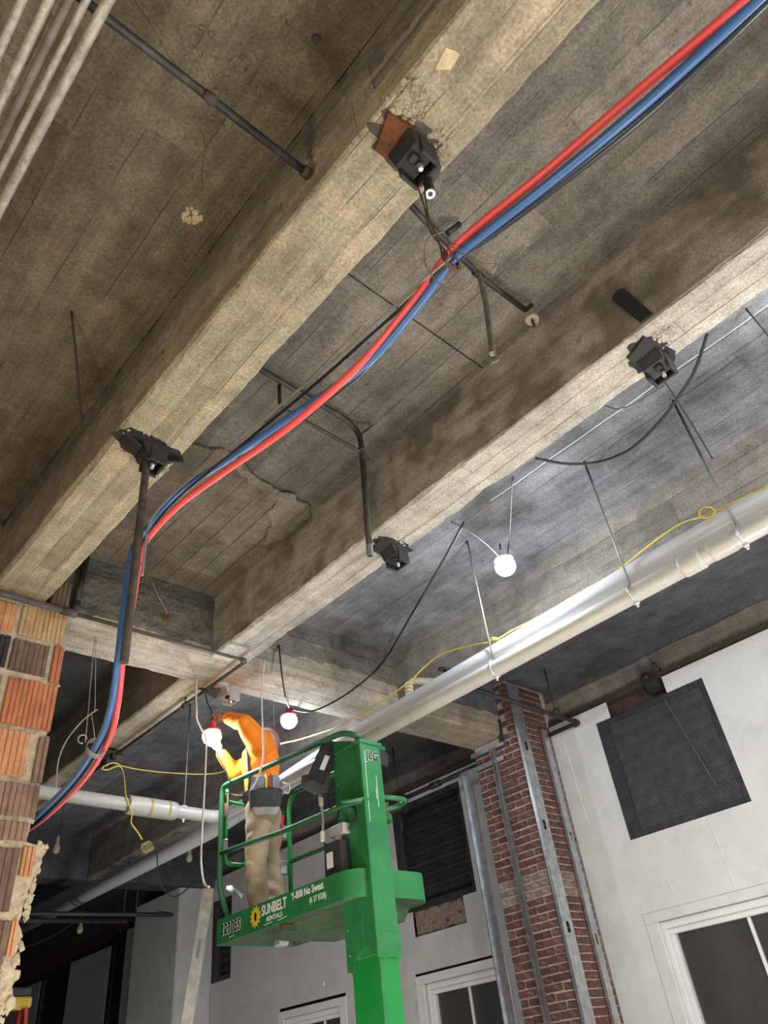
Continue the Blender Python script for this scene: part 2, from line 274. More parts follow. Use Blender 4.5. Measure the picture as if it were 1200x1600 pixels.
M['lettering_white'] = plain('white_print', (0.78, 0.80, 0.78), 0.5, 0, 0.05, 9, 0)
M['lettering_black'] = plain('black_print', (0.012, 0.012, 0.012), 0.5, 0, 0.05, 9, 0)
M['logo_yellow'] = plain('yellow_print', (0.80, 0.62, 0.02), 0.5, 0, 0.05, 9, 0)
M['porcelain'] = plain('dusty_porcelain', (0.34, 0.30, 0.22), 0.5, 0, 0.2, 12, 0)
M['globe'] = plain('lit_globe', (0.9, 0.9, 0.9), 0.4, 0, 0, 5, 0, emit=40)
M['night'] = plain('street_facade', (0.16, 0.13, 0.11), 0.9, 0, 0.3, 2, 0)
M['wood'] = plain('sooty_wood', (0.055, 0.042, 0.034), 0.85, 0, 0.3, 10, 0.3, stretch=(1, 0.2, 1))
def glassmat():
    m, nt, bs = newmat('dusty_window_glass')
    bs.inputs['Base Color'].default_value = (0.30, 0.29, 0.28, 1)
    bs.inputs['IOR'].default_value = 1.45
    tc = nt.nodes.new('ShaderNodeTexCoord'); v = tc.outputs['Object']
    nt.links.new(ramp(nt, noi(nt, v, 5, 5), 0.4, 0.8, 0.05, 0.3), bs.inputs['Roughness'])
    nt.links.new(ramp(nt, noi(nt, mapped(nt, v, (1, 1, .4)), 1.6, 3), 0.35, 0.75, 0.86, 0.76), bs.inputs['Transmission Weight'])
    return m
M['glass'] = glassmat()

# ------------------------------------------------------------------ mesh helpers
class MB:
    def __init__(s): s.v = []; s.f = []
    def add(s, vs, fs):
        o = len(s.v); s.v += [tuple(p) for p in vs]; s.f += [tuple(i + o for i in f) for f in fs]; return s
    def box(s, x0, x1, y0, y1, z0, z1):
        v = [(x, y, z) for z in (z0, z1) for y in (y0, y1) for x in (x0, x1)]
        return s.add(v, [(0, 2, 3, 1), (4, 5, 7, 6), (0, 1, 5, 4), (2, 6, 7, 3), (0, 4, 6, 2), (1, 3, 7, 5)])
    def cbox(s, x0, x1, y0, y1, z0, z1, b=0.01):
        """box with all edges chamfered"""
        c = ((x0 + x1) / 2, (y0 + y1) / 2, (z0 + z1) / 2); h = ((x1 - x0) / 2, (y1 - y0) / 2, (z1 - z0) / 2)
        b = min(b, min(h) * 0.9)
        bm = bmesh.new()
        for sx in (-1, 1):
            for sy in (-1, 1):
                for sz in (-1, 1):
                    for k in range(3):
                        d = [h[0] - b, h[1] - b, h[2] - b]; d[k] += b
                        bm.verts.new((c[0] + sx * d[0], c[1] + sy * d[1], c[2] + sz * d[2]))
        bmesh.ops.convex_hull(bm, input=bm.verts)
        bm.verts.index_update()
        s.add([v.co[:] for v in bm.verts], [[v.index for v in f.verts] for f in bm.faces]); bm.free(); return s
    def hull(s, pts):
        bm = bmesh.new()
        for p in pts: bm.verts.new(p)
        r = bmesh.ops.convex_hull(bm, input=bm.verts)
        junk = [g for g in set(r['geom_interior']) | set(r['geom_unused']) if isinstance(g, bmesh.types.BMVert)]
        bmesh.ops.delete(bm, geom=junk, context='VERTS')
        bm.verts.index_update()
        s.add([v.co[:] for v in bm.verts], [[v.index for v in f.verts] for f in bm.faces]); bm.free(); return s
    def obox(s, p0, p1, w, t, side):
        """bar from p0 to p1, width w along 'side', thickness t across"""
        p0, p1 = Vector(p0), Vector(p1); d = (p1 - p0).normalized()
        sd = Vector(side); sd = (sd - d * sd.dot(d)).normalized(); n = d.cross(sd)
        v = [p + sd * a * w / 2 + n * b * t / 2 for p in (p0, p1) for a, b in ((-1, -1), (1, -1), (1, 1), (-1, 1))]
        return s.add(v, [(0, 3, 2, 1), (4, 5, 6, 7), (0, 1, 5, 4), (1, 2, 6, 5), (2, 3, 7, 6), (3, 0, 4, 7)])
    def tube(s, pts, r, n=10, cap=True):
        pts = [Vector(p) for p in pts]
        rs = r if isinstance(r, (list, tuple)) else [r] * len(pts)
        t0 = (pts[1] - pts[0]).normalized()
        up = Vector((0, 0, 1)) if abs(t0.z) < 0.9 else Vector((1, 0, 0))
        a = (up - t0 * up.dot(t0)).normalized()
        vs = []
        for i, p in enumerate(pts):
            if i == 0: t = t0
            elif i == len(pts) - 1: t = (pts[i] - pts[i - 1]).normalized()
            else:
                t = (pts[i + 1] - pts[i]).normalized() + (pts[i] - pts[i - 1]).normalized()
                t = t.normalized() if t.length > 1e-6 else (pts[i + 1] - pts[i]).normalized()
            a = a - t * a.dot(t)
            a = a.normalized() if a.length > 1e-6 else t.orthogonal().normalized()
            b = t.cross(a)
            vs += [p + (a * math.cos(2 * math.pi * k / n) + b * math.sin(2 * math.pi * k / n)) * rs[i] for k in range(n)]
        fs = []
        for i in range(len(pts) - 1):
            for k in range(n):
                k2 = (k + 1) % n
                fs.append((i * n + k, i * n + k2, (i + 1) * n + k2, (i + 1) * n + k))
        if cap:
            fs.append(tuple(range(n - 1, -1, -1))); fs.append(tuple(range((len(pts) - 1) * n, len(pts) * n)))
        return s.add(vs, fs)
    def pipe(s, pts, r, wall=0.004, n=14):
        """tube whose far end is open, showing its bore"""
        s.tube(pts, r, n, False)
        e, q = Vector(pts[-1]), Vector(pts[-2]); d = (q - e).normalized()
        s.tube([e, e + d * 0.0005], [r, r - wall], n, False)
        s.tube([e, e + d * 0.05], [r - wall, r - wall], n, True)
        return s
    def lathe(s, prof, c=(0, 0, 0), n=20, axis=(0, 0, 1)):
        """prof: list of (radius, height)"""
        ax = Vector(axis).normalized(); u = ax.orthogonal().normalized(); w = ax.cross(u); c = Vector(c)
        vs = []
        for r, h in prof:
            r = max(r, 1e-4)
            vs += [c + ax * h + (u * math.cos(2 * math.pi * k / n) + w * math.sin(2 * math.pi * k / n)) * r for k in range(n)]
        fs = []
        for i in range(len(prof) - 1):
            for k in range(n):
                k2 = (k + 1) % n; fs.append((i * n + k, i * n + k2, (i + 1) * n + k2, (i + 1) * n + k))
        fs.append(tuple(range(n - 1, -1, -1))); fs.append(tuple(range((len(prof) - 1) * n, len(prof) * n)))
        return s.add(vs, fs)
    def prism(s, poly, fn, a, b):
        """poly 2D, fn(u,v,w)->xyz, extruded from w=a to w=b"""
        n = len(poly)
        vs = [fn(u, v, a) for u, v in poly] + [fn(u, v, b) for u, v in poly]
        fs = [tuple(range(n - 1, -1, -1)), tuple(range(n, 2 * n))] + [(i, (i + 1) % n, n + (i + 1) % n, n + i) for i in range(n)]
        return s.add(vs, fs)

def smooth_path(pts, k=5):
    pts = [Vector(p) for p in pts]; out = []
    for i in range(len(pts) - 1):
        p0 = pts[max(i - 1, 0)]; p1 = pts[i]; p2 = pts[i + 1]; p3 = pts[min(i + 2, len(pts) - 1)]
        for j in range(k):
            t = j / k
            out.append(0.5 * ((2 * p1) + (p2 - p0) * t + (2 * p0 - 5 * p1 + 4 * p2 - p3) * t * t + (3 * p1 - p0 - 3 * p2 + p3) * t ** 3))
    out.append(pts[-1]); return out
def bend(pts, r=0.06, k=6):
    """round the corners of a polyline"""
    pts = [Vector(p) for p in pts]; out = [pts[0]]
    for i in range(1, len(pts) - 1):
        a, p, b = pts[i - 1], pts[i], pts[i + 1]
        ra = min(r, (a - p).length * .49); rb = min(r, (b - p).length * .49)
        q0 = p + (a - p).normalized() * ra; q1 = p + (b - p).normalized() * rb
        for j in range(k + 1):
            t = j / k; out.append(q0 * (1 - t) ** 2 + p * 2 * t * (1 - t) + q1 * t * t)
    out.append(pts[-1]); return out

def obj(name, mb, mat, parent=None, smooth=False, loc=None):
    me = bpy.data.meshes.new(name)
    base = Vector(loc) if loc is not None else Vector((0, 0, 0))
    off = base.copy(); p = parent
    vs = [tuple(Vector(v) - base) for v in mb.v]
    me.from_pydata(vs, [], mb.f)
    bm = bmesh.new(); bm.from_mesh(me); bmesh.ops.recalc_face_normals(bm, faces=bm.faces); bm.to_mesh(me); bm.free()
    if smooth:
        me.polygons.foreach_set('use_smooth', [len(q.vertices) < 5 for q in me.polygons])
    if mat: me.materials.append(M[mat] if isinstance(mat, str) else mat)
    o = bpy.data.objects.new(name, me); COL.objects.link(o)
    o.location = base
    if parent:
        o.parent = parent
        o.matrix_parent_inverse = Matrix.Translation(-world_loc(parent))
    return o
def world_loc(o):
    return Vector(o['_w']) if '_w' in o else Vector(o.location)
def tag(o, label, cat, group=None, kind=None):
    if label: o['label'] = label
    if cat: o['category'] = cat
    if group: o['group'] = group
    if kind: o['kind'] = kind
    return o
def thing(name, label, cat, loc, group=None, kind=None):
    o = bpy.data.objects.new(name, None); COL.objects.link(o); o.location = loc; o.empty_display_size = 0.05
    return tag(o, label, cat, group, kind)
def struct(name, mb, mat, label=None, cat=None, smooth=False):
    return tag(obj(name, mb, mat, None, smooth), label, cat, None, 'structure')
def wire(name, pts, r, mat, label, cat, n=6, k=4, group=None):
    return tag(obj(name, MB().tube(smooth_path(pts, k), r, n), mat, None, True), label, cat, group)
def rough_strip(x_or_y, axis, a0, a1, z0, z1, thick, amp, seed, step=0.035, lower=True, out=-1, relief=0.0):
    """thin coat with a ragged lower edge lying on a vertical face; axis 'X' = face at x, runs along Y"""
    n = max(3, int((a1 - a0) / step)); top = []; bot = []
    for i in range(n + 1):
        a = a0 + (a1 - a0) * i / n
        e = z0 + amp * (noise.noise((a * 1.6, seed, 0)) * 1.2 + noise.noise((a * 7, seed, 3)) * 0.6 + noise.noise((a * 23, seed, 5)) * .35)
        top.append((a, z1)); bot.append((a, min(e, z1 - 0.01)))
    poly = bot + top[::-1]
    mb = MB()
    n1 = n + 1; vs = []; fs = []
    f = (lambda u, v, w: (x_or_y + w, u, v)) if axis == 'X' else (lambda u, v, w: (u, x_or_y + w, v))
    if relief:
        R = max(3, int((z1 - z0) / .025))
        for i in range(n1):
            for j in range(R + 1):
                t = j / R; u = bot[i][0]; v = bot[i][1] * (1 - t) + top[i][1] * t
                w = thick * (.25 if j == 0 else 1) + relief * (noise.noise((u * 9, v * 9, seed)) + .7 * noise.noise((u * 26, v * 26, seed)) + .4 * noise.noise((u * 60, v * 60, seed)))
                vs.append(f(u, v, out * max(.001, w)))
        for i in range(n):
            for j in range(R):
                a = i * (R + 1) + j; fs.append((a, a + R + 1, a + R + 2, a + 1))
        b0 = len(vs); vs += [f(u, v, 0) for u, v in bot]
        for i in range(n): fs.append((i * (R + 1), (i + 1) * (R + 1), b0 + i + 1, b0 + i))
        return mb.add(vs, fs)
    for w in (0.0, out * thick):
        vs += [f(u, v, w) for u, v in bot] + [f(u, v, w) for u, v in top]
    N = 2 * n1
    for i in range(n):
        for o in (0, N): fs.append((o + i, o + i + 1, o + n1 + i + 1, o + n1 + i))
        fs.append((i, i + 1, N + i + 1, N + i))
    return mb.add(vs, fs)

# ================================================================== STRUCTURE
SLAB = 4.96; SOF = 4.40
ceiling = struct('ceiling', MB().box(-5, 7.6, -4, 20, 4.985, 5.15), 'slab_far', 'board-marked concrete slab overhead between the beams', 'ceiling')
def slab_panel(x0, x1, y0, y1, mat, z=SLAB):
    return obj('slab_panel', MB().box(x0, x1, y0, y1, z, 4.985), mat, ceiling)
slab_panel(-5, 1.0, -4, 4.6, 'slab_left')
slab_panel(1.36, 2.71, -4, 1.555, 'slab_mid')
slab_panel(1.36, 2.71, 1.562, 4.6, 'slab_mid', 4.952)
slab_panel(3.0, 4.74, -4, 4.6, 'slab_right')
slab_panel(5.03, 7.3, -4, 4.6, 'soot')  # dark colour stands in for the shade behind the third beam
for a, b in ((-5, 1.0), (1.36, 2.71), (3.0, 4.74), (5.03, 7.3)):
    slab_panel(a, b, 5.05, 11.25, 'slab_right' if a == 3.0 else 'slab_far')  # paler grey given to the bay that the lamps light
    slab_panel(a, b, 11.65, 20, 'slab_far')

def beam(x0, x1, y0, y1, mat, seed, step=0.05, z=SOF, name='beam', along='Y', top=SLAB + 0.01):
    n = int((y1 - y0) / step)
    w = x1 - x0
    rows = []
    for i in range(n + 1):
        y = y0 + (y1 - y0) * i / n
        def nz(k, s=1.0): return noise.noise((y * 2.3 * s, seed + k, 0.5)) * 0.6 + noise.noise((y * 11 * s, seed + k, 2.5)) * 0.5
        c1 = max(0, nz(1)) * 0.03 + 0.010 + max(0, nz(3, 3)) * .012; c2 = max(0, nz(4)) * 0.04 + 0.008 + max(0, nz(6, 3)) * .016
        e1 = nz(7) * 0.006; e2 = nz(9) * 0.008
        pr = [(x0, top), (x0 + nz(12) * .003, z + .16), (x0 + e1, z + c1), (x0 + c1 + e1, z + e1 * .4)]
        for q, dz in ((0.36, 0.002), (0.70, -0.003)):
            g = max(0.0, nz(30 + q * 9) + .15) * .006; qq = q + nz(40 + q * 5) * .01; pr += [(x0 + w * qq - .003, z + nz(20) * .002), (x0 + w * qq, z + g), (x0 + w * qq + .003, z + dz * .6 + nz(22) * .002)]
        pr += [(x1 - c2 + e2, z + e2 * .4), (x1 + e2, z + c2), (x1 + nz(15) * .003, z + .16), (x1, top)]
        rows.append([(px, y, pz) if along == 'Y' else (y, px, pz) for px, pz in pr])
    k = len(rows[0]); vs = [p for r in rows for p in r]; fs = []
    for i in range(n):
        for j in range(k):
            j2 = (j + 1) % k
            fs.append((i * k + j, i * k + j2, (i + 1) * k + j2, (i + 1) * k + j))
    fs += [tuple(range(k)), tuple(range(n * k, n * k + k))[::-1]]
    return obj(name, MB().add(vs, fs), mat, ceiling)
beam(1.01, 1.365, -3.5, 4.62, 'beam', 1, 0.03)
beam(2.70, 3.01, -3.5, 4.62, 'beam2', 11, 0.03)
beam(4.73, 5.04, -3.5, 4.62, 'spandrel', 21, 0.06)
beam(2.70, 3.01, 5.03, 11.3, 'beam', 33, 0.08)
beam(1.01, 1.365, 5.03, 11.3, 'spandrel', 35, 0.2)
beam(4.73, 5.04, 5.03, 11.3, 'spandrel', 37, 0.2)
beam(4.60, 5.05, -3.5, 7.2, 'girder', 41, 0.04, SOF - 0.004, 'girder', 'X')
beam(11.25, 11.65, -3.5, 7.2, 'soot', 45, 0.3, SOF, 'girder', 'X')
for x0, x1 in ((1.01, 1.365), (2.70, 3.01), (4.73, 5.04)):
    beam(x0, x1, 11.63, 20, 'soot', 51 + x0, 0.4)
# old parging left on the upper part of beam and girder faces
obj('render_coat', rough_strip(1.01, 'X', -2.5, 4.4, 4.68, SLAB, 0.007, 0.08, 3.3, .02, relief=.004), 'gravel', ceiling)
for a, b, za, zb, sd in ((0.05, .75, 4.58, 4.64, 1), (1.3, 1.62, 4.52, 4.60, 2), (2.3, 2.9, 4.56, 4.62, 4), (3.2, 3.6, 4.55, 4.60, 6)):
    obj('render_coat', rough_strip(1.01, 'X', a, b, za, zb, 0.005, 0.035, sd + .5, .015, relief=.003), 'gravel', ceiling)
obj('render_coat', rough_strip(4.60, 'Y', 1.37, 2.70, 4.47, SLAB, 0.016, 0.05, 5.1, .025, relief=.014), 'coat_dark', ceiling)
obj('render_coat', rough_strip(4.60, 'Y', 3.01, 4.73, 4.62, SLAB, 0.014, 0.05, 6.7, .025, relief=.010), 'coat_dark', ceiling)
obj('render_coat', rough_strip(4.60, 'Y', 5.04, 7.0, 4.62, SLAB, 0.012, 0.03, 9.7, .03), 'soot', ceiling)
# torn patch of a lower concrete skin on the slab between the first two beams
def blob(pts, z0, z1, seed, jag=0.02, n=8):
    P2 = []
    for i in range(len(pts)):
        a = Vector(pts[i]); b = Vector(pts[(i + 1) % len(pts)])
        for k in range(n):
            p = a.lerp(b, k / n); j = noise.noise((p.x * 9, p.y * 9, seed)) * jag + noise.noise((p.x * 31, p.y * 31, seed)) * jag * .6
            d = (b - a); nrm = Vector((-d.y, d.x)).normalized(); P2.append(p + nrm * j)
    return MB().prism([(p.x, p.y) for p in P2], lambda u, v, w: (u, v, w), z0, z1)
obj('slab_patch', blob([(1.372, 3.20), (1.85, 3.02), (2.20, 3.17), (2.42, 3.16), (2.62, 3.19), (2.69, 3.30), (2.69, 4.58), (1.372, 4.58)], 4.925, 4.955, 3, 0.035), M['slab_patch'], ceiling)
obj('slab_patch', blob([(2.36, 3.20), (2.55, 3.19), (2.66, 3.28), (2.68, 3.62), (2.60, 3.75), (2.52, 3.52), (2.40, 3.36)], 4.915, 4.930, 7, 0.05), M['gravel'], ceiling)
obj('slab_patch', blob([(1.9, 3.06), (2.2, 3.17), (2.42, 3.16), (2.62, 3.19), (2.69, 3.30), (2.67, 3.42), (2.55, 3.30), (2.3, 3.25), (2.0, 3.14)], 4.917, 4.928, 8, 0.04), M['gravel'], ceiling)
obj('slab_patch', blob([(-0.2, 1.0), (0.62, 1.30), (0.80, 1.62), (0.78, 2.2), (0.35, 2.35), (-0.3, 1.9)], 4.953, 4.962, 9, 0.03), M['slab_left'], ceiling)
obj('slab_patch', blob([(3.95, 0.5), (4.60, 0.55), (4.62, 1.9), (4.3, 2.05), (3.98, 1.5)], 4.952, 4.962, 12, 0.03), M['slab_right'], ceiling)
# long pale scraped seam in the grey slab
obj('slab_seam', MB().tube([(3.72 + noise.noise((y * 3, 1, 1)) * .012, y, 4.96) for y in [(-1.5 + k * .06) for k in range(66)]], [0.004 + 0.004 * abs(noise.noise((k * .4, 3, 2))) for k in range(66)], 5), 'white_trim', ceiling)
obj('plaster_patch', blob([(1.055, 0.40), (1.105, 0.385), (1.12, 0.44), (1.075, 0.475)], 4.396, 4.402, 2, 0.008, 4), M['white_patch'], ceiling)
rg = random.Random(5)
def crumbs(cx, cy, n, r, mat='beam', z=4.40):
    mb = MB()
    for i in range(n):
        a = rg.random() * 6.28; d = r * math.sqrt(rg.random()); s = 0.004 + rg.random() * 0.010
        x, y = cx + math.cos(a) * d, cy + math.sin(a) * d
        pts = []
        for _ in range(14):
            v = Vector((rg.gauss(0, 1), rg.gauss(0, 1), rg.gauss(0, 1))).normalized() * s * rg.uniform(.8, 1.1); pts.append((x + v.x * 1.2, y + v.y * 1.2, z - v.z * .8))
        mb.hull(pts)
    o = obj('broken_concrete', mb, mat, ceiling); o['kind'] = 'stuff'; return o
crumbs(1.08, 0.62, 80, 0.08); crumbs(1.27, 0.66, 40, 0.06); crumbs(1.12, 2.74, 40, 0.08); crumbs(2.84, 0.62, 60, 0.08, 'beam2'); crumbs(2.9, 2.66, 40, 0.08, 'beam2'); crumbs(1.33, 2.86, 25, 0.04); crumbs(0.838, 1.774, 60, 0.045, 'white_patch', 4.958); crumbs(0.60, 1.20, 60, .2, 'gravel', 4.958)
for y, z, sd in ((1.70, 4.39, 1), (2.98, 4.40, 2)): pass

floor = struct('floor', MB().box(-5, 7.6, -4, 20, -0.15, 0), 'floor', 'bare grey concrete floor under the lift', 'floor')

# ---- exterior wall on the right: backing wall, spandrel, drywall, brick pier
XB = 7.0; XD = 6.85
def wall_cells(y0, y1, z0, z1, holes):
    """rectangle minus rectangular holes -> list of rectangles"""
    ys = sorted({y0, y1, *[h[0] for h in holes], *[h[1] for h in holes]}); zs = sorted({z0, z1, *[h[2] for h in holes], *[h[3] for h in holes]})
    ys = [y for y in ys if y0 <= y <= y1]; zs = [z for z in zs if z0 <= z <= z1]
    out = []
    for a, b in zip(ys, ys[1:]):
        for c, d in zip(zs, zs[1:]):
            m = ((a + b) / 2, (c + d) / 2)
            if not any(h[0] < m[0] < h[1] and h[2] < m[1] < h[3] for h in holes): out.append((a, b, c, d))
    return out
WIN = [(0.9, 3.80, 0.9, 2.47), (5.72, 6.82, 0.9, 2.43), (8.30, 9.45, 0.9, 2.42)]      # y0, y1, z0, z1 of the openings
VENT = [(2.60, 3.84, 3.20, 4.36), (5.84, 7.05, 3.19, 4.40), (10.75, 11.25, 3.1, 4.2)]
mb = MB()
for a, b, c, d in wall_cells(-4, 20, 0, 4.97, [*WIN]): mb.box(XB, XB + 0.3, a, b, c, d)
wall = struct('wall_right', mb, 'brickwall', 'outside wall of sooty brick behind grey drywall, with windows and grilles', 'wall')
obj('spandrel_beam', MB().box(6.93, 7.02, -4, 4.45, 4.60, 4.97), 'spandrel', wall)
obj('spandrel_beam', MB().box(6.93, 7.02, 4.98, 11.3, 4.60, 4.97), 'spandrel', wall)
obj('spandrel_beam', MB().box(6.93, 7.02, 12.7, 20, 4.60, 4.97), 'soot', wall)
obj('render_coat', rough_strip(6.93, 'X', -3, 4.42, 4.82, SLAB, 0.006, 0.02, 2.2, 0.08), 'soot', wall)
obj('render_coat', rough_strip(6.93, 'X', 5.04, 11.2, 4.80, SLAB, 0.006, 0.02, 4.2, 0.08), 'soot', wall)
obj('lintel', MB().box(6.88, 7.01, -4, 4.42, 4.535, 4.597), 'wood', wall)
obj('lintel', MB().box(6.88, 7.01, 5.03, 11.2, 4.535, 4.597), 'wood', wall)
def panel(y0, y1, z0, z1, mat='drywall', x=XD, name='drywall_panel', gap=0.0003):
    g = gap
    return obj(name, MB().cbox(x, x + 0.016, y0 + g, y1 - g, z0 + g, z1 - g, 0.0006), mat, wall)
TOP = 4.525
# right bay
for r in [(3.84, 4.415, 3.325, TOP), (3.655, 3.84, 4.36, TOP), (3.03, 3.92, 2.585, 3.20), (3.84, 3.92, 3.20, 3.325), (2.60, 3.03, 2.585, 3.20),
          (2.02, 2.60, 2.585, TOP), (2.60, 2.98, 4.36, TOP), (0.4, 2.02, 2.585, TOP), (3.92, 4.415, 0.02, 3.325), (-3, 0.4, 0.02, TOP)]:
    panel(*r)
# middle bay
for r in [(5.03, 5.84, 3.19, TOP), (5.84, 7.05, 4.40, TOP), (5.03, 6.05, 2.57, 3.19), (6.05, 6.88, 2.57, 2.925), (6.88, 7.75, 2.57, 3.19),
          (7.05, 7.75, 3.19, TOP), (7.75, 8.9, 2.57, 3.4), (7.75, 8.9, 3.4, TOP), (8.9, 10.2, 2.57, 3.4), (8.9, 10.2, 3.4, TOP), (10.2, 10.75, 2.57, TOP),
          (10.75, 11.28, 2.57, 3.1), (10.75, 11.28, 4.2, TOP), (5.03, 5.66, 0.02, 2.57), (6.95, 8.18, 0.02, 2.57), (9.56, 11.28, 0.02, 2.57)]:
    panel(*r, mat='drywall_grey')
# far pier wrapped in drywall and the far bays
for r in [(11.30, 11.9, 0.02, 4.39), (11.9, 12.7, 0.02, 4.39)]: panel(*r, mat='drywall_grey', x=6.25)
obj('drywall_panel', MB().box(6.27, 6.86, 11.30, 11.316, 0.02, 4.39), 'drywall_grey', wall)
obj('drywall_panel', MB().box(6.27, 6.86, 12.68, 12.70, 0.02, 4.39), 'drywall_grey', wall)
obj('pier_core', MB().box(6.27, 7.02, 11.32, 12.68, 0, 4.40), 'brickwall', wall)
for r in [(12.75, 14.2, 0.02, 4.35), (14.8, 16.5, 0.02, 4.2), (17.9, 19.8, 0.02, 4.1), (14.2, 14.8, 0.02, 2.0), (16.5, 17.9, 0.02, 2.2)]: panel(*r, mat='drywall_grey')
# joint compound ridges on the drywall
def ridge(pts, r, mat='compound'):
    P3 = [(XD - 0.001, y + noise.noise((z * 6, y, 1)) * .012, z) for y, z in pts]
    n = len(P3)
    obj('joint_ridge', MB().tube(smooth_path(P3, 6), [r * (0.5 + 0.9 * abs(noise.noise((k * .55, r * 900, 4)))) for k in range((n - 1) * 6 + 1)], 6), mat, wall, True)
ridge([(3.03, 3.19), (3.02, 2.95), (3.01, 2.62)], 0.007)
ridge([(2.02, 4.5), (2.02, 4.1), (2.03, 3.4)], 0.004)
ridge([(4.41, 3.325), (4.1, 3.33), (3.86, 3.335)], 0.006)
ridge([(7.75, 4.4), (7.76, 3.4), (7.75, 2.6)], 0.006)
ridge([(4.28, 4.4), (4.25, 3.9), (4.24, 3.5)], 0.006)
ridge([(3.62, 2.85), (3.58, 2.78), (3.57, 2.70)], 0.009)
for y, z, rr in ((2.35, 3.35, .03), (3.5, 3.05, .006), (2.4, 2.9, .008), (4.1, 2.2, .008), (8.6, 2.72, .03), (2.2, 3.0, .008), (3.9, 2.75, .01)):
    obj('filled_screw_spot', MB().lathe([(rr * .3, -.0015), (rr * .9, -.001), (rr, 0.001)], (XD, y, z), 10, (1, 0, 0)), 'compound', wall, True)
# broken plaster hole under the middle grille
obj('broken_plaster', MB().box(6.90, 7.0, 6.05, 6.88, 2.92, 3.19), 'brick_dusty', wall)
rg2 = random.Random(12)
mb = MB()
for k in range(30):
    y = rg2.uniform(6.04, 6.88); z = rg2.choice([2.925, 3.02, 3.18]) + rg2.uniform(-.012, .03)
    if rg2.random() < .3: y = rg2.choice([6.05, 6.88]) + rg2.uniform(-.015, .015); z = rg2.uniform(2.93, 3.18)
    s = rg2.uniform(.008, .022); mb.hull([(6.885 + rg2.uniform(-s, s), y + rg2.uniform(-s, s) * 1.6, z + rg2.uniform(-s, s)) for _ in range(8)])
o = obj('broken_edge', mb, 'brick', wall); o['kind'] = 'stuff'

# brick pier: mortar core with each brick a piece of its own
PX, PY0, PY1 = 6.22, 4.42, 5.02
pier = obj('brick_pier', MB().box(PX + 0.012, 7.01, PY0 + 0.012, PY1 - 0.012, 0, 4.385).box(PX + 0.012, 6.92, PY0 + 0.012, 4.585, 4.385, 4.955), 'mortar', wall)
CH = 0.0677; BH = 0.0550
def brick_mesh(L, seed):
    r = random.Random(seed); mb = MB().cbox(0, 0.05, 0, L, 0, BH, 0.006)
    mb.v = [(x + r.uniform(-.0025, .0025), y + r.uniform(-.003, .003), z + r.uniform(-.003, .003)) for x, y, z in mb.v]
    me = bpy.data.meshes.new('brick'); me.from_pydata(mb.v, [], mb.f); return me
BM = {}
def bmesh_for(L, dusty):
    k = (round(L, 2), dusty)
    if k not in BM:
        BM[k] = [brick_mesh(L, 100 + int(L * 1000) + q) for q in range(4)]
        for me in BM[k]: me.materials.append(M['brick_dusty' if dusty else 'brick'])
    return BM[k]
rb = random.Random(3); nbr = 0
far_mb = MB()
for c in range(72, 25, -1):
    z = c * CH
    dusty = 2.80 < z < 2.98
    # front face: stretchers and headers
    cuts = [PY0, PY0 + .10, PY0 + .305, PY0 + .40, PY1] if c % 2 else [PY0, PY0 + .2, PY0 + .30, PY0 + .505, PY1]
    for a, b in zip(cuts, cuts[1:]):
        if z > 4.325:
            if a > 4.5: continue
            b = min(b, 4.59)
        L = b - a - .013; me = rb.choice(bmesh_for(L, dusty))
        o = bpy.data.objects.new('brick', me); COL.objects.link(o); o.parent = pier; o.location = (PX + rb.uniform(-.003, .004), a + .0055, z + rb.uniform(-.002, .002)); nbr += 1
    # returning side face
    if nbr < 292:
        xs = [PX + .055, PX + .165, PX + .37, PX + .575, PX + .63] if c % 2 else [PX + .055, PX + .27, PX + .475, PX + .63]
        for a, b in zip(xs, xs[1:]):
            L = b - a - .013; me = rb.choice(bmesh_for(L, dusty))
            if nbr >= 299: far_mb.cbox(a, a + L, PY0, PY0 + .05, z, z + BH, .006); continue
            o = bpy.data.objects.new('brick', me); COL.objects.link(o); o.parent = pier
            o.rotation_euler = (0, 0, -math.pi / 2); o.location = (a, PY0 + .05 + rb.uniform(-.003, .003), z); nbr += 1
    else:
        for a, b in ((PX + .055, PX + .26), (PX + .27, PX + .47), (PX + .48, PX + .63)): far_mb.cbox(a, b, PY0, PY0 + .05, z, z + BH, .006)
if far_mb.v:
    o = obj('brick_courses', far_mb, 'brick', pier); o['kind'] = 'stuff'
for k in range(10): pass

struct('wall_back', MB().box(-5, 7.6, 20, 20.3, 0, 5.0), 'soot', 'dark far end wall of the storey', 'wall')
struct('wall_front', MB().box(-5, 7.6, -4.3, -4, 0, 5.0), 'drywall_grey', 'grey wall behind the viewpoint', 'wall')

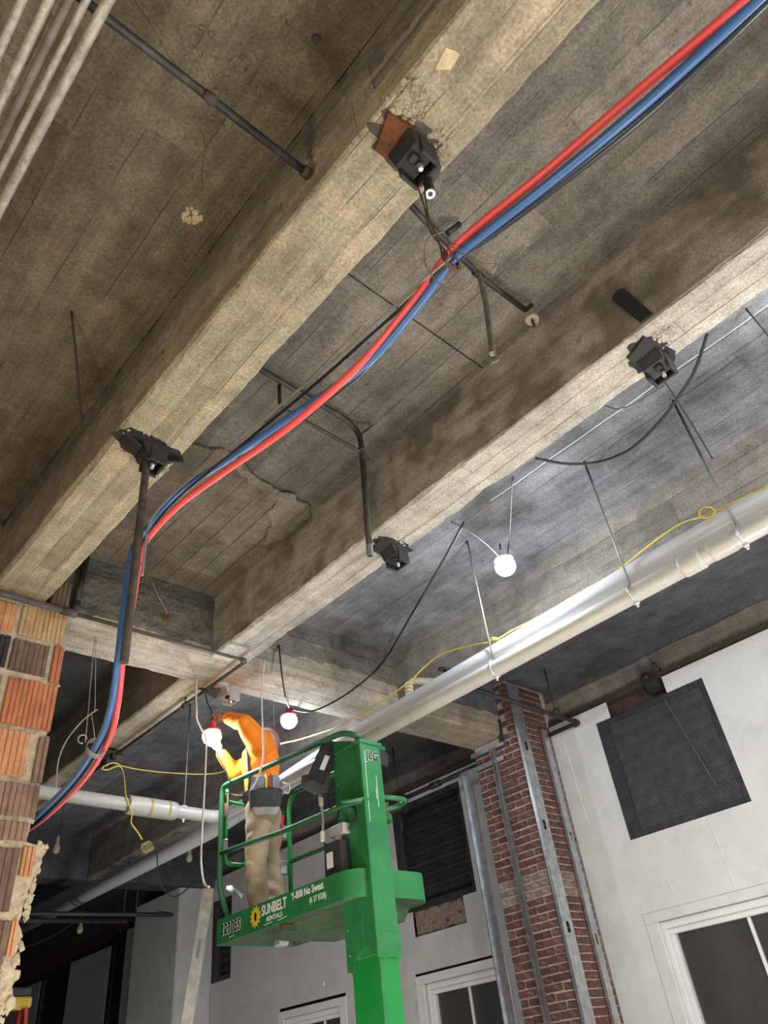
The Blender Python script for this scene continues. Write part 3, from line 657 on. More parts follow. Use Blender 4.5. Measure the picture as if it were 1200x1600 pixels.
# windows: opening frame, stepped jambs, sash, mullions, panes
def window(n, y0, y1, z0, z1, mulls, label):
    w = thing('window_%d' % n, label, 'window', (XD + .1, (y0 + y1) / 2, z0), None, 'structure')
    def trim(a, e, mat='white_trim', nm='casing'):
        obj(nm, MB().cbox(*a, e), mat, w)
    # plaster reveal returning into the wall
    trim((XD - .012, XD + .02, y0 - .13, y1 + .13, z1 + .03, z1 + .115), .006)
    trim((XD - .012, XD + .02, y0 - .13, y0, z0 - .05, z1 + .03), .006)
    trim((XD - .012, XD + .02, y1, y1 + .13, z0 - .05, z1 + .03), .006)
    trim((XD + .03, XD + .10, y0 - .02, y1 + .02, z1 - .03, z1 + .03), .004, 'vinyl', 'frame_head')
    for ya in (y0 - .02, y1 - .04): trim((XD + .03, XD + .10, ya, ya + .06, z0, z1 - .031), .004, 'vinyl', 'frame_jamb')
    trim((XD + .055, XD + .14, y0 + .04, y1 - .04, z1 - .075, z1 - .031), .004, 'vinyl', 'sash_head')
    for ya in (y0 + .041, y1 - .085): trim((XD + .055, XD + .14, ya, ya + .044, z0 + .05, z1 - .076), .004, 'vinyl', 'sash_stile')
    trim((XD + .03, XD + .14, y0 - .02, y1 + .02, z0 - .05, z0), .004, 'vinyl', 'sill')
    mulls = sorted(mulls); ys = [y0 + .085, *mulls, y1 - .085]
    for y in mulls: trim((XD + .08, XD + .12, y - .014, y + .014, z0 + .05, z1 - .076), .003, 'vinyl', 'mullion')
    for a, b in zip(ys, ys[1:]):
        obj('pane', MB().box(XD + .098, XD + .104, a + .012, b - .012, z0 + .02, z1 - .07), 'glass', w)
    return w
window(1, *WIN[0], [3.03, 2.4, 1.7], 'large white-framed window at the right edge, below the mesh grille')
window(2, *WIN[1], [6.24], 'white-framed window between the green lift mast and the brick pier')
window(3, *WIN[2], [8.72], 'white-framed window left of the lift mast at the bottom')
struct('trim_1', MB().box(11.0, 11.2, -4, 20, 0, 5), 'night', 'dim street facade seen through the window panes', 'backdrop')
lamp('outside_fill_light', (8.6, 0.6, 0.5), 45, (1.0, 0.72, 0.52), 0.2)  # added warm light outside, for a pinkish glow low in the panes

# ---- hollow clay tile wall on the left
TY = 4.50
edge = [(1.545, 4.395), (1.545, 2.90), (1.63, 2.885), (1.66, 2.86), (1.64, 2.78), (1.61, 2.72), (1.585, 2.60), (1.575, 2.50), (1.605, 2.46), (1.60, 2.40), (1.59, 2.30), (1.60, 2.22), (1.575, 2.12), (1.56, 2.05), (1.585, 1.98), (1.57, 1.6), (1.57, 0.0)]
poly = [(-1.5, 0.0), (-1.5, 4.395)]
for (a, b), (c, d) in zip(edge, edge[1:]):
    n = max(2, int(abs(b - d) / .03))
    for k in range(n):
        t = k / n; z = b + (d - b) * t
        jag = 0.012 if z > 2.9 else 0.03
        poly.append((a + (c - a) * t - .012 + noise.noise((z * 14, 1, 4)) * jag + noise.noise((z * 40, 1, 9)) * jag * .5, z))
poly.append((1.57, 0))
tw = struct('wall_left', MB().prism(poly, lambda u, v, w: (u, w, v), TY + .018, TY + .10), 'mortar_cream', 'stub wall of ribbed hollow clay tiles in cream mortar, broken at its end', 'wall')
def clay_tile(x0, x1, z0, z1, col, ribs=9, y=TY, d=0.05, horizontal=False, tilt=0):
    """extruded clay tile with vertical drag ribs"""
    n = max(2, int(ribs)); prof = []
    w = x1 - x0
    for k in range(n):
        a = w * k / n; b = w * (k + 1) / n; g = (b - a) * .16
        j = rb.uniform(-.002, .002)
        prof += [(a + g * .3, .006), (a + g, j), (b - g, j), (b - g * .3, .006)]
    poly = [(0, d)] + [(0, .008)] + prof + [(w, .008), (w, d)]
    r = random.Random(int(x0 * 991 + z0 * 77))
    mb = MB().prism(poly, lambda u, v, ww: (x0 + u + (r.random() - .5) * .004, y + v, ww + (r.random() - .5) * .012), z0, z1)
    return obj('clay_tile', mb, 'tile_' + col, tw)
R_ = [ (0.80, 1.205, 4.13, 4.33, 'orange', 10), (1.235, 1.525, 4.13, 4.355, 'buff', 10), (1.40, 1.52, 4.42, 4.60, 'brown', 4),
      (0.90, 1.205, 3.885, 4.095, 'black', 9), (1.225, 1.452, 3.885, 4.095, 'brown', 7), (1.482, 1.545, 3.86, 4.11, 'red', 2),
      (0.95, 1.205, 3.545, 3.83, 'dusk', 8), (1.245, 1.548, 3.545, 3.835, 'red', 10),
      (1.10, 1.438, 3.245, 3.505, 'orange', 10), (1.492, 1.552, 3.225, 3.50, 'dusk', 2),
      (1.12, 1.548, 3.025, 3.205, 'dusk', 13), (1.15, 1.525, 2.90, 2.995, 'dusk', 11),
      (1.20, 1.50, 2.545, 2.855, 'brown', 8), (1.515, 1.585, 2.72, 2.865, 'orange', 3), (1.25, 1.515, 2.275, 2.50, 'brown', 8), (1.525, 1.56, 2.34, 2.50, 'orange', 2),
      (1.25, 1.52, 1.98, 2.24, 'dusk', 8)]
for r in R_: clay_tile(*r)
for z0, z1, xr in ((4.13, 4.35, .78), (3.885, 4.095, .88), (3.545, 3.835, .925), (3.245, 3.505, 1.08), (3.025, 3.205, 1.10), (2.90, 2.995, 1.13), (2.55, 2.86, 1.18), (2.275, 2.50, 1.23), (1.98, 2.24, 1.23)):
    x = xr
    while x > -1.3:
        L = rb.uniform(.26, .32); clay_tile(x - L, x, z0, z1, rb.choice(('red', 'orange', 'dusk', 'brown', 'buff')), 8); x -= L + .028
mb = MB(); r4 = random.Random(8)
def lump(x, z, s, y=TY + .012):
    s *= r4.uniform(.5, .95); pts = []; ex, ez = r4.uniform(.9, 1.5), r4.uniform(1.0, 2.0)
    for _ in range(18):
        v = Vector((r4.gauss(0, 1), r4.gauss(0, 1), r4.gauss(0, 1))).normalized() * s * r4.uniform(.75, 1.15); pts.append((x + v.x * ex, y + .012 + v.y * .8, z + v.z * ez))
    mb.hull(pts)
for k in range(110):
    z = r4.uniform(1.95, 2.88); lump(1.575 + (z - 2.4) * .05 + r4.uniform(-.04, .03), z, r4.uniform(.012, .03))
for z in (2.885, 3.01, 3.215, 3.525, 3.855, 4.11, 2.52, 2.26):
    for k in range(34): lump(r4.uniform(1.12, 1.55), z + r4.uniform(-.008, .008), r4.uniform(.008, .02))
for k in range(34): lump(1.465 + r4.uniform(-.015, .012), r4.uniform(3.24, 3.5), r4.uniform(.010, .022))
for k in range(10): lump(1.468 + r4.uniform(-.008, .008), r4.uniform(3.88, 4.1), r4.uniform(.008, .014))
for k in range(40): lump(r4.uniform(1.18, 1.40), r4.uniform(4.34, 4.40), r4.uniform(.010, .025))
for k in range(8): lump(1.60 + r4.uniform(-.03, .05), 2.875 + r4.uniform(-.02, .02), .022)
o = obj('mortar_crumbs', mb, 'mortar_cream', tw); o['kind'] = 'stuff'

# ================================================================== STEEL HANGER SHOES on the beams
def shoe(name, x, y, label, rusty=False, nipple=0.0, wings=False, grey=False, z=SOF, yaw=0.0):
    t = thing(name, label, 'bracket', (x, y, z), 'steel hanger shoes under the beams')
    mt = 'grey_box' if grey else 'dark_steel'
    ov = []
    for k in range(40):
        a = 6.2832 * k / 40; q = 1 + .45 * noise.noise((math.cos(a) * 2.5 + x, math.sin(a) * 2.5 + y, 1)) + .2 * noise.noise((math.cos(a) * 9, math.sin(a) * 9, x))
        ov.append((x + math.cos(a) * .155 * q - .005, y + math.sin(a) * .095 * q))
    if not grey: obj('paint_overspray', MB().prism(ov, lambda u, v, w: (u, v, w), z - .0035, z - .001), 'dark_steel' if not rusty else 'brown_pipe', t)
    obj('plate', MB().hull([(x - .155, y - .05, z - .004), (x - .10, y + .085, z - .004), (x + .02, y + .075, z - .004), (x - .03, y - .08, z - .004),
                            (x - .15, y - .048, z - .02), (x - .10, y + .08, z - .02), (x + .02, y + .07, z - .03), (x - .03, y - .075, z - .03)]), 'rust' if rusty else mt, t)
    obj('shoe_body', MB().hull([(x - .075, y - .066, z - .006), (x - .06, y + .066, z - .006), (x + .07, y + .06, z - .006), (x + .07, y - .06, z - .006),
                                (x - .03, y - .06, z - .085), (x - .025, y + .06, z - .085), (x + .055, y + .055, z - .105), (x + .055, y - .055, z - .105)]), mt, t)
    for sy in (-1, 1): obj('cheek', MB().cbox(x - .01, x + .085, y + sy * .058 - .008, y + sy * .058 + .008, z - .135, z - .004, .004), mt, t)
    obj('lug', MB().cbox(x + .075, x + .092, y - .05, y + .05, z - .125, z - .006, .004), mt, t)
    obj('slot', MB().cbox(x - .015, x + .02, y - .03, y + .012, z - .108, z - .08, .006), 'black', t)
    obj('bolt', MB().lathe([(.014, 0), (.014, -.012), (.009, -.016), (.009, -.035)], (x + .03, y - .01, z - .112), 8), 'steel', t, True)
    if wings:
        obj('wing_plate', MB().obox((x + .06, y + .02, z - .03), (x + .19, y - .03, z - .012), .07, .012, (0, 0.3, 1)), mt, t)
        obj('wing_plate', MB().obox((x - .05, y + .0, z - .06), (x - .14, y - .0, z - .012), .10, .014, (0, 1, 0.2)), mt, t)
    return t
b1 = shoe('hanger_shoe', 1.19, 0.735, 'dark steel hanger shoe with rusted plate, topmost under the near beam', True)
obj('pipe_stub', MB().pipe([(1.285, 0.745, 4.36), (1.280, 0.750, 4.185)], .019, .006), 'dark_steel', b1, True)
obj('pipe_end', MB().pipe([(1.280, 0.750, 4.19), (1.2799, 0.750, 4.182)], .0195, .009), 'steel', b1, True)
obj('bore', MB().lathe([(.0095, 0), (.0095, .0015)], (1.2798, 0.750, 4.1805), 12), 'black', b1, True)  # black disc painting the dark inside of the stub
b2 = shoe('hanger_shoe', 1.19, 2.76, 'black steel hanger shoe with two side wings, holding the long drop pipe', False, wings=True)
b3 = shoe('hanger_shoe', 2.90, 0.715, 'black steel hanger shoe on the middle beam just below the dark rounded plate')
b4 = shoe('hanger_shoe', 2.915, 2.72, 'black steel hanger shoe on the middle beam beside the shiny conduit end')
b5 = shoe('hanger_shoe', 3.10, 5.00, 'grey hanger shoe with side arm above the worker on the lift', grey=True)
obj('arm_plate', MB().hull([(3.04, 5.0, 4.37), (3.04, 5.05, 4.40), (2.86, 5.06, 4.36), (2.86, 5.05, 4.345), (3.02, 5.04, 4.29)]), 'dark_steel', b5)
b6 = shoe('hanger_shoe', 2.85, 6.72, 'small dark hanger shoe on the lit beam above the yellow twine knot')
b7 = thing('hanger_shoe', 'black soot-covered anchor at the top of the drywall above the mesh grille', 'bracket', (6.9, 3.12, 4.52), 'steel hanger shoes under the beams')
obj('shoe_body', MB().hull([(6.93, 2.98, 4.66), (6.93, 3.24, 4.64), (6.93, 3.22, 4.44), (6.93, 3.02, 4.42), (6.82, 3.04, 4.62), (6.82, 3.18, 4.60), (6.83, 3.16, 4.46), (6.83, 3.05, 4.45)]), 'dark_steel', b7)
obj('pipe_stub', MB().tube([(6.83, 3.11, 4.55), (6.76, 3.11, 4.58)], .03, 10), 'dark_steel', b7, True)
obj('lug', MB().obox((6.85, 3.0, 4.60), (6.78, 2.97, 4.66), .05, .02, (0, 1, 0)), 'dark_steel', b7)

# dark rounded plate fixed to the side of the middle beam
pl = []
for k in range(9):
    a = math.pi * k / 8; pl.append((0.62 + .04 * math.cos(a) + .045, 4.68 + .04 * math.sin(a)))
pl += [(0.565, 4.42), (0.635, 4.42)]
tag(obj('cover_plate', MB().prism(pl, lambda u, v, w: (2.70 - w, u, v), 0.0, 0.012), 'black', None), 'dark plate with one rounded end on the side of the middle beam', 'plate')

# ================================================================== CONDUITS
def conduit(name, pts, r, mat, label, r_bend=.08, strap=None, open_end=False, parts=(), group=None):
    P3 = bend(pts, r_bend) if len(pts) > 2 else [Vector(p) for p in pts]
    mb = MB().pipe(P3, r, r * .25) if open_end else MB().tube(P3, r, 12)
    if not parts and not strap:
        return tag(obj(name, mb, mat, None, True), label, 'conduit', group)
    t = thing(name, label, 'conduit', pts[0], group)
    obj('tube', mb, mat, t, True)
    for s in strap or []:
        p, d = Vector(s[0]), Vector(s[1]).normalized()
        obj('coupling', MB().tube([p - d * s[2] / 2, p + d * s[2] / 2], r * (s[3] if len(s) > 3 else 1.28), 12), s[4] if len(s) > 4 else mat, t, True)
    return t
# bundle of five at the top left, running away under the slab
for k, (x, z, r, mat, lab) in enumerate([(0.115, 4.50, 0.019, 'conduit', 'galvanised conduit, rightmost of the bundle at the top left corner'),
        (0.062, 4.515, 0.013, 'conduit', 'thin galvanised conduit, second from the right in the corner bundle'),
        (0.020, 4.535, 0.017, 'grey_pipe', 'dull grey conduit in the middle of the corner bundle'),
        (-0.030, 4.52, 0.016, 'conduit', 'galvanised conduit, second from the left in the corner bundle'),
        (-0.095, 4.52, 0.016, 'conduit', 'galvanised conduit, leftmost in the top left corner')]):
    conduit('galvanised_conduit', [(x + .02, -2.6, z), (x - (k == 1) * .0, 4.45, z)], r, mat, lab, strap=[((x + .012, 0.2, z), (0, 1, 0), .06), ((x + .006, 3.2, z), (0, 1, 0), .06)], group='conduit bundle in the top left corner')
conduit('black_conduit', [(-1.5, 1.16, 4.70), (0.995, 1.10, 4.52)], .017, 'black_pipe', 'black conduit running from the corner bundle into the near beam', strap=[((0.55, 1.11, 4.552), (1, -.02, -.07), .05, 1.2, 'brown_pipe'), ((0.985, 1.10, 4.5207), (1, -.02, -.07), .03, 1.5, 'brown_pipe')])
wire('slab_rod', P['rod_left'], .006, 'wire_dark', 'thin dark rod from the left slab to the near beam', 'rod')
wire('slab_wire', [(0.06, 2.08, 4.96), (0.0, 2.2, 4.90), (-0.1, 2.35, 4.86)], .003, 'wire_grey', 'short pale wire hanging at the left edge under the slab', 'wire')
tag(obj('slab_insert', MB().lathe([(.016, -.012), (.018, 0), (.012, .002)], (0.83, 0.80, 4.955), 10), 'black', None, True), 'small black insert hole in the slab near the top', 'insert')
# first set in the middle bay
c1 = conduit('black_conduit', [(1.385, 1.02, 4.85), (1.8, 1.07, 4.86), (2.13, 1.10, 4.86), (2.50, 1.09, 4.86)], .016, 'black_pipe', 'black conduit crossing behind the red cable to a round porcelain fitting', strap=[((2.12, 1.10, 4.86), (1, 0, 0), .06)])
obj('drop_tube', MB().pipe(bend([(2.13, 1.10, 4.85), (2.10, 1.095, 4.60), (2.005, 1.09, 4.13)], .05), .015, .004), 'grey_pipe', c1, True)
obj('cut_wire', MB().tube(smooth_path([(2.005, 1.09, 4.14), (2.02, 1.075, 4.10), (2.01, 1.08, 4.075), (1.985, 1.10, 4.06)], 4), .003, 5), 'wire_grey', c1, True)
obj('stub', MB().tube([(2.555, 1.07, 4.93), (2.50, 1.085, 4.86)], .013, 10), 'black_pipe', c1, True)
obj('stub', MB().tube([(1.875, 0.985, 4.93), (1.83, 1.04, 4.87)], .015, 10), 'black', c1, True)
obj('fitting', MB().lathe([(.010, .035), (.024, .03), (.036, .012), (.040, 0), (.036, -.012), (.026, -.016), (.022, -.004), (.010, -.002)], (2.53, 1.085, 4.80), 20, (.1, -.1, 1)), 'porcelain', c1, True)
obj('fitting_neck', MB().tube([(2.53, 1.085, 4.79), (2.535, 1.09, 4.73)], .009, 8), 'brown_pipe', c1, True)
# second set
c2 = conduit('black_conduit', [(1.385, 2.30, 4.88), (1.9, 2.32, 4.88), (2.355, 2.33, 4.88), (2.35, 2.33, 4.6), (2.32, 2.33, 3.91)], .018, 'black_pipe', 'black conduit bending down from the slab to a shiny cut end', .16, strap=[((2.352, 2.33, 4.68), (0, 0, 1), .03, 1.2)])
obj('shiny_end', MB().pipe([(2.3215, 2.33, 3.945), (2.319, 2.33, 3.875)], .0195, .006), 'steel', c2, True)
obj('bore', MB().lathe([(.011, 0), (.011, .0015)], (2.319, 2.33, 3.8735), 12), 'black', c2, True)  # black disc in place of the shade inside the conduit
obj('strap', MB().obox((2.36, 2.33, 4.82), (2.45, 2.305, 4.93), .025, .008, (0, 1, 0)), 'dark_steel', c2)
c3 = conduit('black_conduit', [(1.74, 2.33, 4.86), (1.74, 2.33, 4.68), (2.35, 2.33, 4.66), (2.42, 2.345, 4.645)], .011, 'black_pipe', 'thin black brace conduit below the bent conduit', .03)
# drop pipe under the second shoe
hp = conduit('drop_pipe', [(1.203, 2.785, 4.30), (1.212, 2.785, 3.155)], .020, 'brown_pipe', 'long plumb drop pipe under the winged hanger shoe, beside the cables', open_end=True)
# horizontal pipe along the girder and the one turning away under the lit beam
conduit('brown_conduit', [(-1.4, 4.40, 4.325), (1.52, 4.41, 4.325)], .022, 'brown_pipe', 'thick dusty brown conduit across the top of the clay tile wall', strap=[((1.50, 4.41, 4.325), (1, 0, 0), .10, 1.25)])
conduit('brown_conduit', [(1.56, 4.41, 4.325), (2.885, 4.41, 4.325)], .013, 'brown_pipe', 'thin brown conduit along the girder from tile wall to corner elbow', strap=[((2.87, 4.41, 4.325), (1, 0, 0), .04, 1.5)])
tl = conduit('black_conduit', [(2.90, 4.42, 4.325), (2.90, 6.7, 4.33), (2.90, 9.6, 4.30)], .014, 'black_pipe', 'long black conduit running away below the lit far beam', strap=[((2.90, 5.33, 4.326), (0, 1, 0), .05, 1.8), ((2.90, 6.62, 4.33), (0, 1, 0), .07, 2.2)])
obj('hanger_rod', MB().tube([(2.90, 5.33, 4.34), (2.90, 5.33, 4.41)], .005, 6), 'wire_dark', tl, True)
conduit('black_conduit', [(1.60, 4.54, 4.90), (1.575, 4.54, 4.40)], .022, 'black_pipe', 'short black vertical pipe in the corner above the tile wall', strap=[((1.58, 4.54, 4.46), (0, 0, 1), .08, 1.3)])
tag(obj('rust_anchor', MB().hull([(2.28 + rg.uniform(-.035, .035), 4.575 + rg.uniform(-.02, .02), 4.60 + rg.uniform(-.04, .03)) for _ in range(14)]), 'rust', None), 'rusty anchor lump stuck on the dark girder face', 'anchor')
wire('anchor_wire', [(2.12, 4.55, 4.87), (2.20, 4.55, 4.74), (2.28, 4.56, 4.64)], .005, 'wire_grey', 'short grey wire leading to the rusty anchor lump', 'wire')

# ================================================================== CABLES
def cable(key, r, mat, label):
    return tag(obj('power_cable', MB().tube(smooth_path(P[key], 6), r, 12), mat, None, True), label, 'cable', 'hanging power cable bundle')
cable('cable_red', .0145, 'red_cable', 'thick red power cable sagging across the picture')
cable('cable_blue', .0150, 'blue_cable', 'thick blue power cable running beside the red one')
cable('cable_black', .0150, 'black_cable', 'thick black power cable behind the blue one')
cable('cable_grey', .0055, 'grey_cable', 'thin grey cable, upper of two leaving the bundle at the wire tie')
cable('cable_dark', .0065, 'black_cable', 'thin dark cable, lower of two leaving the bundle at the wire tie')
for k, lab in ((1, 'rusty tie wire wrapped around the red and blue cables'), (2, 'rusty wire strand hanging straight from the rusted shoe'),):
    wire('tie_wire', P['wire_tangle%d' % k], .0035, 'rust_wire', lab, 'wire', group='tie wires under the rusted shoe')
wire('tie_wire', P['wire_tangle3'], .0022, 'wire_grey', 'thin loose wire looping left of the cable tie', 'wire', group='tie wires under the rusted shoe')
wire('tie_wire', P['wire_tangle4'], .0022, 'wire_grey', 'thin loose wire end bent right of the cable tie', 'wire', group='tie wires under the rusted shoe')
def ring_path(c, u, v, r, n=14, turns=1.0, drift=(0, 0, 0)):
    c, u, v, dr = Vector(c), Vector(u).normalized(), Vector(v).normalized(), Vector(drift)
    return [c + u * r * math.cos(2 * math.pi * turns * k / n) + v * r * math.sin(2 * math.pi * turns * k / n) + dr * k / n for k in range(n + 1)]
wire('cable_tie', ring_path((1.262, 0.728, 3.713), (1, 0, 0), (0, -.05, 1), .036, 16, 2, (0, .015, 0)), .004, 'rust_wire', 'rust-brown wire wrapped around the bundle below the rusted shoe', 'wire')
wire('cable_tie', ring_path((1.24, 2.86, 3.72), (1, 0, 0), (0, 1, .2), .05, 16, 1.5, (0, 0, -.02)), .003, 'rust_wire', 'wire wrapped around the cables at the drop pipe', 'wire')
wire('cable_tie', ring_path((1.365, 3.33, 3.005), (1, 0, 0), (0, .4, 1), .045, 20, 3, (.02, .06, .0)), .003, 'wire_grey', 'grey wire wrapped around the cables low beside the tile wall', 'wire')
wire('hanging_wire', P['wires_far_a'], .003, 'wire_grey', 'left of two thin wires hanging from the girder by the tile wall', 'wire')
wire('hanging_wire', P['wires_far_b'], .003, 'wire_grey', 'right of two thin wires hanging from the girder, with a small loop', 'wire')
wire('hanging_wire', P['wire_arc'], .0045, 'grey_cable', 'grey wire curving down beside the clay tile wall', 'wire')
wire('wire_hook', ring_path((1.78, 4.58, 3.56), (.8, 0, .1), (0, 0, 1), .028, 12, .8), .005, 'wire_grey', 'small curled hook of wire near the tile wall', 'hook')

# ================================================================== DRAIN PIPES
BIG = [(4.055, -2.6, 4.02), (4.05, 1.5, 4.01), (4.05, 4.5, 3.95), (4.25, 7.1, 3.915), (4.35, 12.5, 4.00)]
bp = thing('drain_pipe', 'large white plastic drain pipe running the length of the bay', 'pipe', BIG[0])
obj('tube', MB().tube(BIG, .085, 28), 'pvc', bp, True)
SM = [(3.95, -2.6, 3.85), (3.95, 1.5, 3.84), (3.95, 4.5, 3.83), (3.95, 6.42, 3.82), (1.2, 6.42, 3.86)]
sp = thing('drain_pipe', 'smaller aged white drain pipe under the large one, turning left behind the worker', 'pipe', SM[0])
obj('tube', MB().tube(bend(SM, .16, 10), .0575, 22), 'pvc_old', sp, True)
def sleeve(a, b, r, mat='pvc_old', parent=sp, name='coupling'):
    a, b = Vector(a), Vector(b); d = b - a
    return obj(name, MB().tube([a, a + d * .02, a + d * .12, a + d * .14, a + d * .86, a + d * .88, a + d * .98, b], [r * .9, r * .97, r, r, r, r, r * .97, r * .9], 22), mat, parent, True)
sleeve((3.95, 1.36, 3.84), (3.95, 1.22, 3.84), .066)
sleeve((3.95, 1.17, 3.84), (3.95, 1.02, 3.84), .061)
sleeve((3.95, 4.42, 3.83), (3.95, 4.62, 3.83), .066)
sleeve((2.98, 6.42, 3.832), (3.46, 6.42, 3.826), .082)
for x in (3.18, 3.36): obj('primer_band', MB().tube([(x, 6.42, 3.829), (x + .022, 6.42, 3.829)], .0835, 22), 'primer', sp, True)
obj('rubber_ring', MB().tube([(2.965, 6.42, 3.832), (2.98, 6.42, 3.832)], .062, 22), 'grey_cable', sp, True)
# hangers: plumb rods with straps around the small pipe
def hanger(y, z_mid, label, top=4.96, silver=True, x=3.95, pipe=True, bottom=3.84):
    t = thing('pipe_hanger', label, 'hanger', (x, y, top), 'drain pipe hangers')
    obj('rod', MB().tube([(x, y, top), (x, y, z_mid)], .008, 8), 'wire_dark', t, True)
    obj('rod_lower', MB().tube([(x, y, z_mid), (x, y, bottom + .06)], .006, 8), 'wire_grey' if silver else 'wire_dark', t, True)
    if pipe:
        obj('strap', MB().tube(ring_path((x, y, bottom), (1, 0, 0), (0, 0, 1), .062, 22), .006, 6), 'steel', t, True)
        obj('nut', MB().lathe([(.016, 0), (.016, -.012), (.008, -.014), (.008, -.03)], (x - .002, y, bottom - .062), 6), 'white_trim', t)
    return t
hanger(0.975, 4.45, 'pale rod hanger with steel strap on the small pipe at the right edge')
hanger(1.70, 4.75, 'rod hanger with a dark upper sleeve above the pipes')
hanger(2.855, 4.90, 'rod hanger with white nut where the twine is tied to the pipes')
hanger(6.42, 4.6, 'thin rod hanger holding the small pipe by its thick coupling', x=3.55, bottom=3.828)
wire('hanger_rod', [(3.0, 0.735, 4.30), (3.5, 0.83, 4.36), (3.98, 0.93, 4.42)], .005, 'wire_dark', 'thin dark rod from the middle beam shoe towards the pipes', 'rod')
wire('guy_wire', [(3.02, 0.75, 4.29), (3.25, 1.1, 4.55), (3.32, 1.28, 4.94)], .003, 'wire_dark', 'thin dark wire from the shoe back up to the grey slab', 'wire')
wire('guy_wire', [(3.62, 0.30, 4.95), (3.9, 0.30, 4.75), (4.25, 0.36, 4.55)], .006, 'wire_dark', 'dark wire at the right edge below the grey slab', 'wire')
wire('hanging_cable', P['cord_swag'], .009, 'wire_dark', 'black cable sagging in a loop from the middle beam beside the hangers', 'cord', 8)
wire('hanging_cable', P['cord_long'], .008, 'wire_dark', 'long black cable crossing the grey slab corner to the lamp near the worker', 'cord', 8)
wire('hanging_cable', P['cord_lamp2'], .007, 'wire_dark', 'short dark cable dropping from the girder to the lamp beside the worker', 'cord', 8)
wire('lamp_wire', P['wire_lamp3'], .0045, 'wire_dark', 'dark wire from the beam edge slanting down to the brightest lamp', 'wire')
wire('twine', P['string_yellow'], .006, 'yellow', 'yellow twine strung along the top of the drain pipes', 'twine', 6)
wire('twine_loop', [*P['string_loop'], P['string_loop'][0]], .006, 'yellow', 'loop of yellow twine at the right end of the pipe', 'twine', 6)
wire('twine_knot', P['string_knot'], .007, 'yellow', 'yellow twine knot and tail hanging over the small drain pipe', 'twine', 6)
wire('twine_knot', ring_path((4.0, 2.83, 4.08), (1, 0, 0), (0, 1, .3), .03, 18, 3, (.02, .05, .01)), .006, 'yellow', 'bunched yellow twine tied on the pipes above the white nut', 'twine', 6)
wire('twine_coil', ring_path((3.17, 6.40, 3.47), (1, .3, 0), (0, .2, 1), .042, 40, 4, (.07, .02, .04)), .004, 'twine_dull', 'coil of dull twine below the small drain pipe', 'twine', 6)
wire('slab_wire', [(3.32, 6.45, 3.50), (3.5, 6.7, 3.30), (3.75, 6.9, 3.22), (3.98, 7.0, 3.34), (4.1, 7.1, 3.48)], .006, 'wire_dark', 'thin dark cord sagging below the large grey pipe', 'cord')
wire('hanging_wire', [(2.80, 4.98, 4.41), (2.72, 4.84, 4.2), *P['cord_white'][:-1], (2.45, 4.15, 2.66), (2.40, 4.005, 2.60)], .007, 'white_cord', 'white wire hanging from beside the lit lamp down to the leaning stud', 'cord', 8)
wire('hanging_wire', P['cord_person'], .0065, 'white_cord', 'pale wire hanging in front of the orange shirt', 'cord', 8)
wire('hanging_wire', P['cord_person2'], .005, 'wire_grey', 'pale wire from the held lamp to the lift rail', 'cord', 8)
wire('girder_rod', [(3.62, 5.06, 4.5), (3.62, 5.06, 3.9)], .004, 'wire_grey', 'thin vertical rod behind the top rail of the lift', 'rod')
# valve and wrapped stub behind the pipe
va = thing('valve', 'small black valve with handwheel and a cloth-wrapped elbow above the drain pipe', 'valve', (4.58, 3.84, 4.30))
obj('stem', MB().lathe([(.03, 0), (.035, .03), (.02, .05), (.014, .06), (.014, .15)], (4.58, 3.84, 4.26), 10), 'dark_steel', va, True)
obj('handwheel', MB().tube(ring_path((4.58, 3.84, 4.42), (1, 0, 0), (0, 1, .3), .055, 20), .011, 8), 'black', va, True)
obj('spoke', MB().obox((4.53, 3.82, 4.415), (4.63, 3.86, 4.425), .018, .01, (0, 1, 0)), 'black', va)
obj('body', MB().tube([(4.58, 3.7, 4.24), (4.58, 4.0, 4.24)], .03, 10), 'dark_steel', va, True)
obj('body', MB().tube([(4.58, 3.85, 4.24), (4.74, 3.85, 4.24)], .02, 8), 'dark_steel', va, True)
ws = va
obj('elbow', MB().tube(bend([(4.35, 4.10, 4.12), (4.38, 4.10, 4.38), (4.62, 3.95, 4.36)], .06), .032, 10), 'porcelain', ws, True)
for k in range(6): obj('cloth_wrap', MB().tube([(4.352 + k * .004, 4.10, 4.16 + k * .035), (4.354 + k * .004, 4.10, 4.178 + k * .035)], .038, 10), 'white_patch', ws, True)

